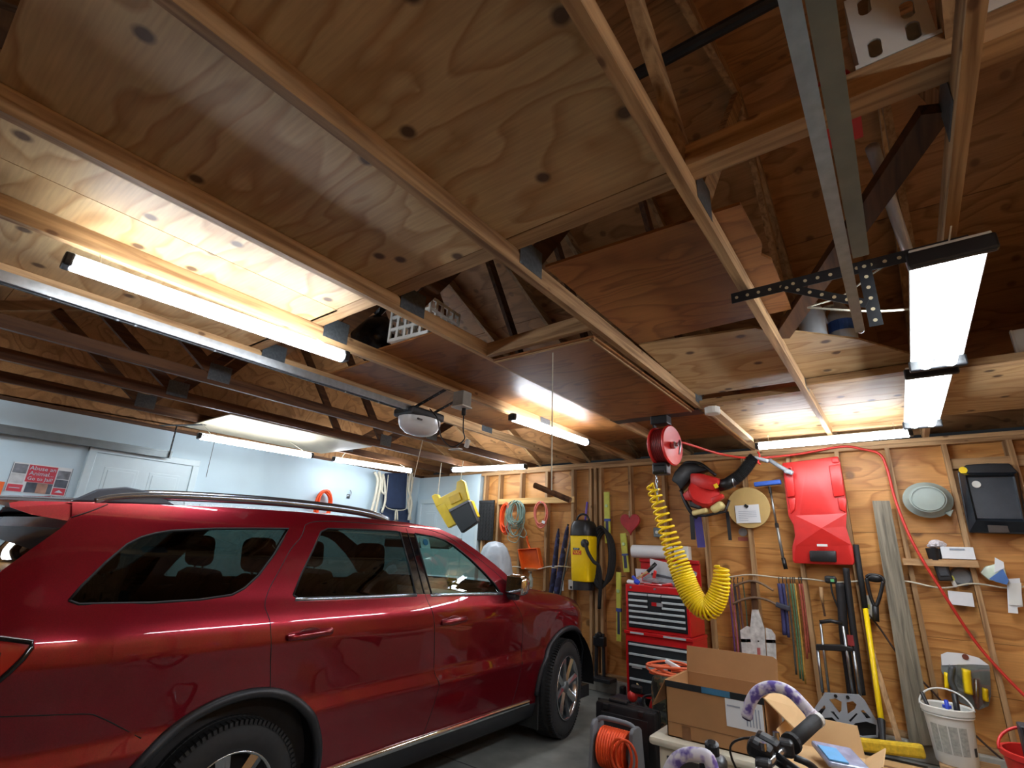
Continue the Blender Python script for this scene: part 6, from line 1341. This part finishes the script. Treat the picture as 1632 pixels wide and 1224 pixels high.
for k in range(6*22):
    t = 2*pi*k/22; P.append(Vector((-1.64+(.19+.03*sin(k*.37))*cos(t), 4.40+(.12+.02*cos(k*.21))*sin(t), .632+.012*(k//22)+.012*sin(k*.5)+.0)))
MB().tube(P, .009, 6).done('loops', mat('salmon orange cord', (226, 108, 66), .5, noise=.06), oe, smooth=True); MB().box((-1.62, 4.33, .715), (.12, .03, .03), rot=Matrix.Rotation(.35, 3, 'Y'), bevel=.008).done('plug_sleeve', paper, oe)
MB().tube(spline([P[-1], P[-1]+Vector((.06, -.03, .0)), (-1.42, 4.27, .60), (-1.40, 4.26, .52)], 6), .009, 6).done('loose_end', mat('salmon orange cord', (226, 108, 66), .5), oe, smooth=True)
# ---- cream tote and the big open carton on it
tb_ = thing('storage_tote', (-1.06, 3.62, 0), 'cream plastic storage tote under the big open carton', 'tote')
crm = mat('cream plastic', (218, 212, 190), .45, noise=.04)
MB().slab((-1.38, 3.36, 0), (-.72, 3.86, .47), bevel=.04).done('tub', crm, tb_, smooth='auto'); MB().slab((-1.42, 3.325, .45), (-.70, 3.89, .497), bevel=.02).done('lid', crm, tb_, smooth='auto'); MB().slab((-1.32, 3.352, .28), (-.80, 3.362, .41), bevel=.004).done('dark_window', mat('tote window', (52, 44, 42), .5), tb_)
bxc = thing('cardboard_carton', (-1.04, 3.6, .5), 'big open brown carton with black and blue tape along its edge', 'carton')
cx0, cx1, cy0, cy1, cz0, cz1 = -1.325, -.765, 3.40, 3.80, .499, .79
for a, b in (((cx0, cy0, cz0), (cx1, cy0+.006, cz1)), ((cx0, cy1-.006, cz0), (cx1, cy1, cz1)), ((cx0, cy0, cz0), (cx0+.006, cy1, cz1)), ((cx1-.006, cy0, cz0), (cx1, cy1, cz1))): MB().slab(a, b).done('wall', cardb, bxc)
MB().slab((cx0, cy0, cz0), (cx1, cy1, cz0+.006)).done('base', cardb, bxc)
MB().prism([(cx0, cy1, cz1), (cx1, cy1, cz1), (cx1+.005, cy1+.03, cz1+.14), (cx1-.02, cy1+.034, cz1+.155), (cx0, cy1+.03, cz1+.15)], (0, .005, 0)).done('back_flap', cardb, bxc)
MB().prism([(cx1, cy0, cz1), (cx1, cy1, cz1), (cx1+.17, cy1-.06, cz1-.10), (cx1+.13, cy0+.05, cz1-.13)], (.003, 0, .005)).done('side_flap', cardin, bxc)
MB().prism([(cx0, cy0, cz1), (cx0, cy1, cz1), (cx0-.10, cy1-.03, cz1-.16), (cx0-.10, cy0+.03, cz1-.16)], (-.003, 0, .005)).done('side_flap', cardb, bxc)
MB().slab((cx0, cy0-.003, cz1-.03), (cx1, cy0, cz1+.004)).done('black_tape', mat('black parcel tape', (34, 38, 40), .4), bxc); MB().slab((cx0+.22, cy0-.004, cz1-.028), (cx0+.38, cy0-.002, cz1+.003)).done('blue_tape', mat('blue parcel tape', (62, 116, 148), .4), bxc)
MB().slab((cx1-.21, cy0-.003, cz1-.17), (cx1-.012, cy0-.001, cz1-.032)).done('shipping_label', paper, bxc)
for k in range(5): MB().slab((cx1-.10+.016*k, cy0-.0045, cz1-.15), (cx1-.094+.016*k, cy0-.003, cz1-.06)).done('barcode_bar', lt_, bxc)
MB().slab((cx1-.20, cy0-.0045, cz1-.07), (cx1-.13, cy0-.003, cz1-.062)).done('print_line', lt_, bxc)
for x in (cx0+.09, cx1-.06): MB().slab((x, cy0-.003, cz0+.0), (x+.05, cy0-.001, cz0+.07)).done('brown_tape', mat('brown tape', (126, 88, 56), .4), bxc)
MB().slab((cx0+.004, cy0-.002, cz0+.075), (cx1-.004, cy0-.0005, cz0+.078)).done('crease', mat('cardboard crease', (128, 92, 58), .8), bxc)
c2 = thing('cardboard_carton', (-.52, 3.55, 0), 'pale open carton with raised flaps beside the cream tote', 'carton')
MB().slab((-.68, 3.35, 0), (-.36, 3.75, .52)).done('body', cardin, c2); MB().prism([(-.68, 3.35, .52), (-.68, 3.75, .52), (-.71, 3.72, .66), (-.71, 3.38, .66)], (-.004, 0, 0)).done('flap', cardin, c2); MB().prism([(-.36, 3.35, .52), (-.36, 3.75, .52), (-.26, 3.72, .60), (-.26, 3.38, .60)], (.004, 0, -.003)).done('flap', cardin, c2); MB().prism([(-.68, 3.75, .52), (-.36, 3.75, .52), (-.38, 3.80, .66), (-.66, 3.80, .66)], (0, .004, 0)).done('flap', cardin, c2)
bg2 = thing('zip_bag', (-.47, 3.5, .525), 'clear zip bag with a pale blue card lying on the pale carton', 'bag')
MB().box((-.45, 3.52, .562), (.20, .22, .03), rot=Euler((.15, .1, .5)).to_matrix(), bevel=.012).done('pouch', mat('frosted film', (150, 160, 186), .2, noise=.25, scale=20), bg2); MB().box((-.475, 3.47, .582), (.09, .14, .006), rot=Euler((.15, .1, .5)).to_matrix()).done('blue_card', mat('sky blue card', (92, 168, 222), .5), bg2)
# ---- long low carton by the wall with bucket
lc = thing('cardboard_carton', (-.52, 5.1, 0), 'long low tan carton below the yellow broom head', 'carton')
MB().slab((-.95, 4.90, 0), (-.13, 5.27, .15), bevel=.004).done('body', mat('tan carton', (186, 150, 100), .8, noise=.06), lc); MB().slab((-.95, 5.08, .15), (-.13, 5.12, .1515)).done('tape_strip', mat('brown tape', (126, 88, 56), .4), lc)
wbx = thing('wooden_box', (.12, 5.58, 0), 'low wooden box on the floor that carries the white bucket', 'box')
MB().slab((-.06, 5.41, 0), (.30, 5.76, .155), bevel=.004).done('body', lumx, wbx); MB().slab((-.062, 5.408, .07), (.302, 5.762, .076)).done('board_joint', dlumz, wbx)
bk_ = thing('bucket', (.05, 5.56, .157), 'white plastic bucket with printed label and tools standing on a low wooden box', 'bucket')
bc = Vector((.05, 5.56, .1572)); wbk = mat('white bucket plastic', (222, 224, 216), .4, noise=.03)
MB().lathe([(.112, 0), (.115, .008), (.135, .30), (.147, .30), (.147, .335), (.14, .34), (.13, .33), (.11, .012), (.004, .012)], bc, (0, 0, 1), 40, cap=False).done('pail', wbk, bk_, smooth='auto')
MB().lathe([(.1365, .29), (.143, .295), (.143, .285)], bc, (0, 0, 1), 40, cap=False).done('rim_ring', wbk, bk_, smooth=True)
lab_ = mat('printed label grey', (168, 170, 160), .6, noise=.25, scale=60)
for k in range(4):
    a0 = -pi/2-.95+.42*k; rows = [[bc+Vector((cos(a)*(r_+.0012), sin(a)*(r_+.0012), z)) for a in [a0+.36*j/5 for j in range(6)]] for z, r_ in ((.07, .1192), (.15, .1247), (.235, .1305))]
    MB().grid(rows).done('label_column', lab_, bk_, smooth=True)
rows = [[bc+Vector((cos(a)*(r_+.0022), sin(a)*(r_+.0022), z)) for a in (-.62, -.5, -.38)] for z, r_ in ((.07, .1192), (.12, .1226))]; MB().grid(rows).done('barcode', mat('barcode dark', (60, 62, 64), .6), bk_)
MB().tube([bc+Vector((cos(t)*.147, sin(t)*.05+.06*sin(t), .325+.10*sin(t)**1)) for t in [pi*i/16 for i in range(17)]], .006, 6).done('bail_handle', whitepl, bk_, smooth=True)
for lab, p, q, r, m in (('dark marker pen leaning inside the white bucket', (-.07, -.02, .20), (-.125, .0, .40), .012, blackp), ('blue clamp peg in the white bucket', (.0, -.06, .22), (.005, -.08, .385), .012, mat('cobalt plastic', (36, 70, 200), .4)), ('black screwdriver handle in the white bucket', (.05, .0, .20), (.06, .0, .42), .018, blackp)):
    t = thing('hand_tool', bc+Vector(p), lab, 'tool'); MB().tube([bc+Vector(p), bc+Vector(q)], r, 8).done('handle', m, t, smooth=True); MB().tube([bc+Vector(p), bc+Vector(p)-Vector((0, 0, .15))], r*.4, 6).done('shank', steel, t)
    if 'blue' in lab: MB().box(bc+Vector((.003, -.075, .345)), (.05, .015, .02), bevel=.004).done('crossbar', m, t)
for o in [bk_]+[q for q in bpy.data.objects if q.name.startswith('hand_tool')]:
    o.scale = (1.1, 1.1, 1.1); o.location = bc + (o.location-bc)*1.1
rp_ = thing('red_pail', (.42, 4.72, 0), 'red plastic pail with a dark box in it beside the white bucket', 'pail')
rcx = Vector((.47, 4.72, 0)); MB().lathe([(.15, 0), (.155, .01), (.20, .46), (.215, .47), (.215, .50), (.195, .50), (.15, .02), (.005, .02)], rcx, (0, 0, 1), 36, cap=False).done('pail', redp, rp_, smooth='auto'); MB().tube([rcx+Vector((cos(t)*.215, sin(t)*.12-.03, .49+.13*sin(t))) for t in [pi*i/16 for i in range(17)]], .008, 6).done('bail_handle', redp, rp_, smooth=True)
bi = thing('dark_box', (.47, 4.72, .3), 'dark grey box standing in the red pail', 'box'); MB().slab((.37, 4.66, .03), (.55, 4.80, .64), bevel=.01).done('box_body', mat('graphite box', (52, 54, 58), .5), bi); MB().slab((.38, 4.655, .60), (.54, 4.66, .635)).done('box_band', blackp, bi)

# ---- bicycle in the foreground: flat bar with taped bar ends
bike = thing('bicycle', (-.05, 1.9, 0), 'black bicycle with flat handlebar and purple and white taped bar ends', 'bicycle')
def tape():
    m, nt, p = _new('purple camouflage tape'); L = nt.links.new; tc = N(nt, 'ShaderNodeTexCoord'); n = N(nt, 'ShaderNodeTexNoise'); n.inputs['Scale'].default_value = 34; n.inputs['Detail'].default_value = 2; L(tc.outputs['Object'], n.inputs['Vector'])
    rp = N(nt, 'ShaderNodeValToRGB'); e = rp.color_ramp.elements; e[0].position = .47; e[0].color = lin((222, 220, 230)); e[1].position = .55; e[1].color = lin((176, 166, 208)); x = e.new(.62); x.color = lin((104, 88, 166))
    L(n.outputs['Fac'], rp.inputs['Fac']); L(rp.outputs[0], p.inputs['Base Color']); p.inputs['Roughness'].default_value = .6; return m
TAPE = tape(); bkm = mat('satin black tube', (28, 30, 33), .3, .3, noise=.05)
hbF, hbN = onY(1302, 1147, 2.2), onY(1150, 1285, 1.62); hd = (hbF-hbN).normalized()
MB().tube([hbN, hbF], .013, 10).done('handlebar', mat('silver bar', (176, 178, 180), .2, .9), bike, smooth=True)
MB().tube([hbF-hd*.015, hbF-hd*.19], .022, 14).done('grip', rubber, bike, smooth=True); MB().tube([hbN+hd*.015, hbN+hd*.15], .020, 14).done('grip', rubber, bike, smooth=True)
MB().tube([hbF-hd*.19, hbF-hd*.205], .03, 14).done('grip_flange', rubber, bike); MB().tube([hbF-hd*.012, hbF+hd*.006], .024, 14).done('end_ring', whitepl, bike)
BE = [onY(*p, 2.2) for p in ((1302, 1150), (1291, 1136), (1278, 1121), (1262, 1105), (1244, 1096), (1224, 1095), (1207, 1103), (1196, 1120), (1190, 1143))]
be = MB().tube(spline(BE, 5), .0195, 12).done('bar_end', TAPE, bike, smooth=True, label='purple and white taped bar end'); MB().tube([BE[-1]+(BE[-1]-BE[-2])*.0, BE[-1]+(BE[-1]-BE[-2])*.12], .015, 10).done('end_plug', mat('dark purple plug', (60, 40, 84), .5), be)
MB().tube([BE[0], BE[1]], .022, 12).done('collar', mat('white patterned collar', (210, 196, 204), .5, noise=.5, scale=70), be, smooth=True)
BN = [hbN, hbN.lerp(onY(1130, 1210, 1.6), .5)] + [onY(*p, 1.60) for p in ((1130, 1210), (1112, 1203), (1092, 1203), (1076, 1213), (1066, 1231), (1062, 1248))]
be2 = MB().tube(spline(BN, 5), .0175, 12).done('bar_end', TAPE, bike, smooth=True, label='purple and white taped bar end'); MB().tube([BN[-1], BN[-1]+(BN[-1]-BN[-2])*.1], .014, 10).done('end_plug', mat('dark purple plug', (60, 40, 84), .5), be2)
for e, s in ((hbF, -1), (hbN, 1)):
    c = e+hd*s*.235
    MB().box(c, (.045, .05, .045), rot=Matrix.Rotation(.2, 3, 'Z'), bevel=.01).done('brake_clamp', blackm, bike)
    lv = spline([c+Vector((.02, 0, -.02)), c+Vector((.055, -.01*s, -.03)), c+Vector((.07, -.06*s, -.06)), c+Vector((.06, -.12*s, -.085))], 5); MB().tube(lv, .010, 8).done('brake_lever', blackm, bike, smooth=True)
    MB().box(c+hd*s*.05+Vector((-.03, 0, .02)), (.07, .05, .05), rot=Euler((.2, .3, 0)).to_matrix(), bevel=.015).done('shifter', blackp, bike); MB().lathe([(.010, 0), (.010, .02)], c+hd*s*.03+Vector((-.01, 0, .03)), (0, 0, 1), 10).done('adjuster', chrome, bike)
ctr_ = (hbF+hbN)/2; hdT = Vector((-.30, 1.9, .86)); hdB = Vector((-.345, 1.9, .72)); axF = Vector((-.50, 1.9, .345)); bbk = Vector((.08, 1.9, .29)); st_ = Vector((.20, 1.9, .72)); axR = Vector((.52, 1.9, .345))
MB().tube([ctr_, hdT+Vector((-.0, 0, .04)), hdT], .018, 10).done('stem', bkm, bike, smooth=True); MB().tube([hdT, hdB], .023, 12).done('head_tube', bkm, bike, smooth=True)
for a, b, r in ((hdT, st_-Vector((.02, 0, .06)), .018), (hdB, bbk, .02), (bbk, st_, .018), (bbk, axR, .011), (st_, axR, .010)): MB().tube([a, b], r, 10).done('frame_tube', bkm, bike, smooth=True)
MB().tube([st_, st_+Vector((.02, 0, .08))], .014, 8).done('seat_post', steel, bike); MB().box(st_+Vector((.04, 0, .10)), (.26, .12, .05), bevel=.022, seg=3).done('saddle', blackp, bike, smooth='auto')
for s in (-.05, .05): MB().tube([hdB, hdB+Vector((-.03, s, -.03)), axF+Vector((0, s, 0))], .013, 8).done('fork_blade', bkm, bike, smooth=True)
for c in (axF, axR):
    w = MB().tube([c+Vector((.325*cos(t), 0, .325*sin(t))) for t in [2*pi*i/40 for i in range(40)]], .0205, 8, closed=True).done('wheel', rubber, bike, smooth=True); MB().tube([c+Vector((.295*cos(t), 0, .295*sin(t))) for t in [2*pi*i/40 for i in range(40)]], .010, 6, closed=True).done('rim', steel, w, smooth=True)
    sp2 = MB()
    for k in range(24): t = 2*pi*k/24; sp2.tube([c+Vector((.02*cos(t+1), .02*(-1)**k, .02*sin(t+1))), c+Vector((.295*cos(t), 0, .295*sin(t)))], .0014, 4)
    so_ = sp2.done('spokes', steel, w); so_['kind'] = 'stuff'; MB().tube([c-Vector((0, .05, 0)), c+Vector((0, .05, 0))], .018, 10).done('hub', steel, w)
lmp = onY(1136, 1208, 1.78)
MB().box(lmp+Vector((0, 0, -.02)), (.075, .07, .065), rot=Euler((.1, .25, .2)).to_matrix(), bevel=.022, seg=3).done('front_lamp', blackp, bike, smooth='auto'); MB().lathe([(.02, 0), (.02, .03), (.012, .035)], lmp+Vector((-.0, 0, .01)), (.1, -.3, 1), 14).done('lamp_switch', blackp, bike); MB().tube([lmp+Vector((.02, 0, -.03)), (ctr_+hbN)/2+Vector((0, .03, 0))], .010, 8).done('lamp_arm', blackp, bike, smooth=True)
MB().tube(spline([(hbF-hd*.22), (hbF-hd*.25)+Vector((-.10, -.05, .02)), ctr_+Vector((-.14, .05, -.05)), hdB+Vector((-.06, .0, .0))], 6), .0035, 6).done('brake_cable', blackp, bike, smooth=True)
MB().tube([bbk+Vector((.05, -.04, 0)), (.20, 1.78, .006)], .009, 8).done('kickstand', steel, bike)
for o in bpy.data.objects:
    if '_o' in o: del o['_o']
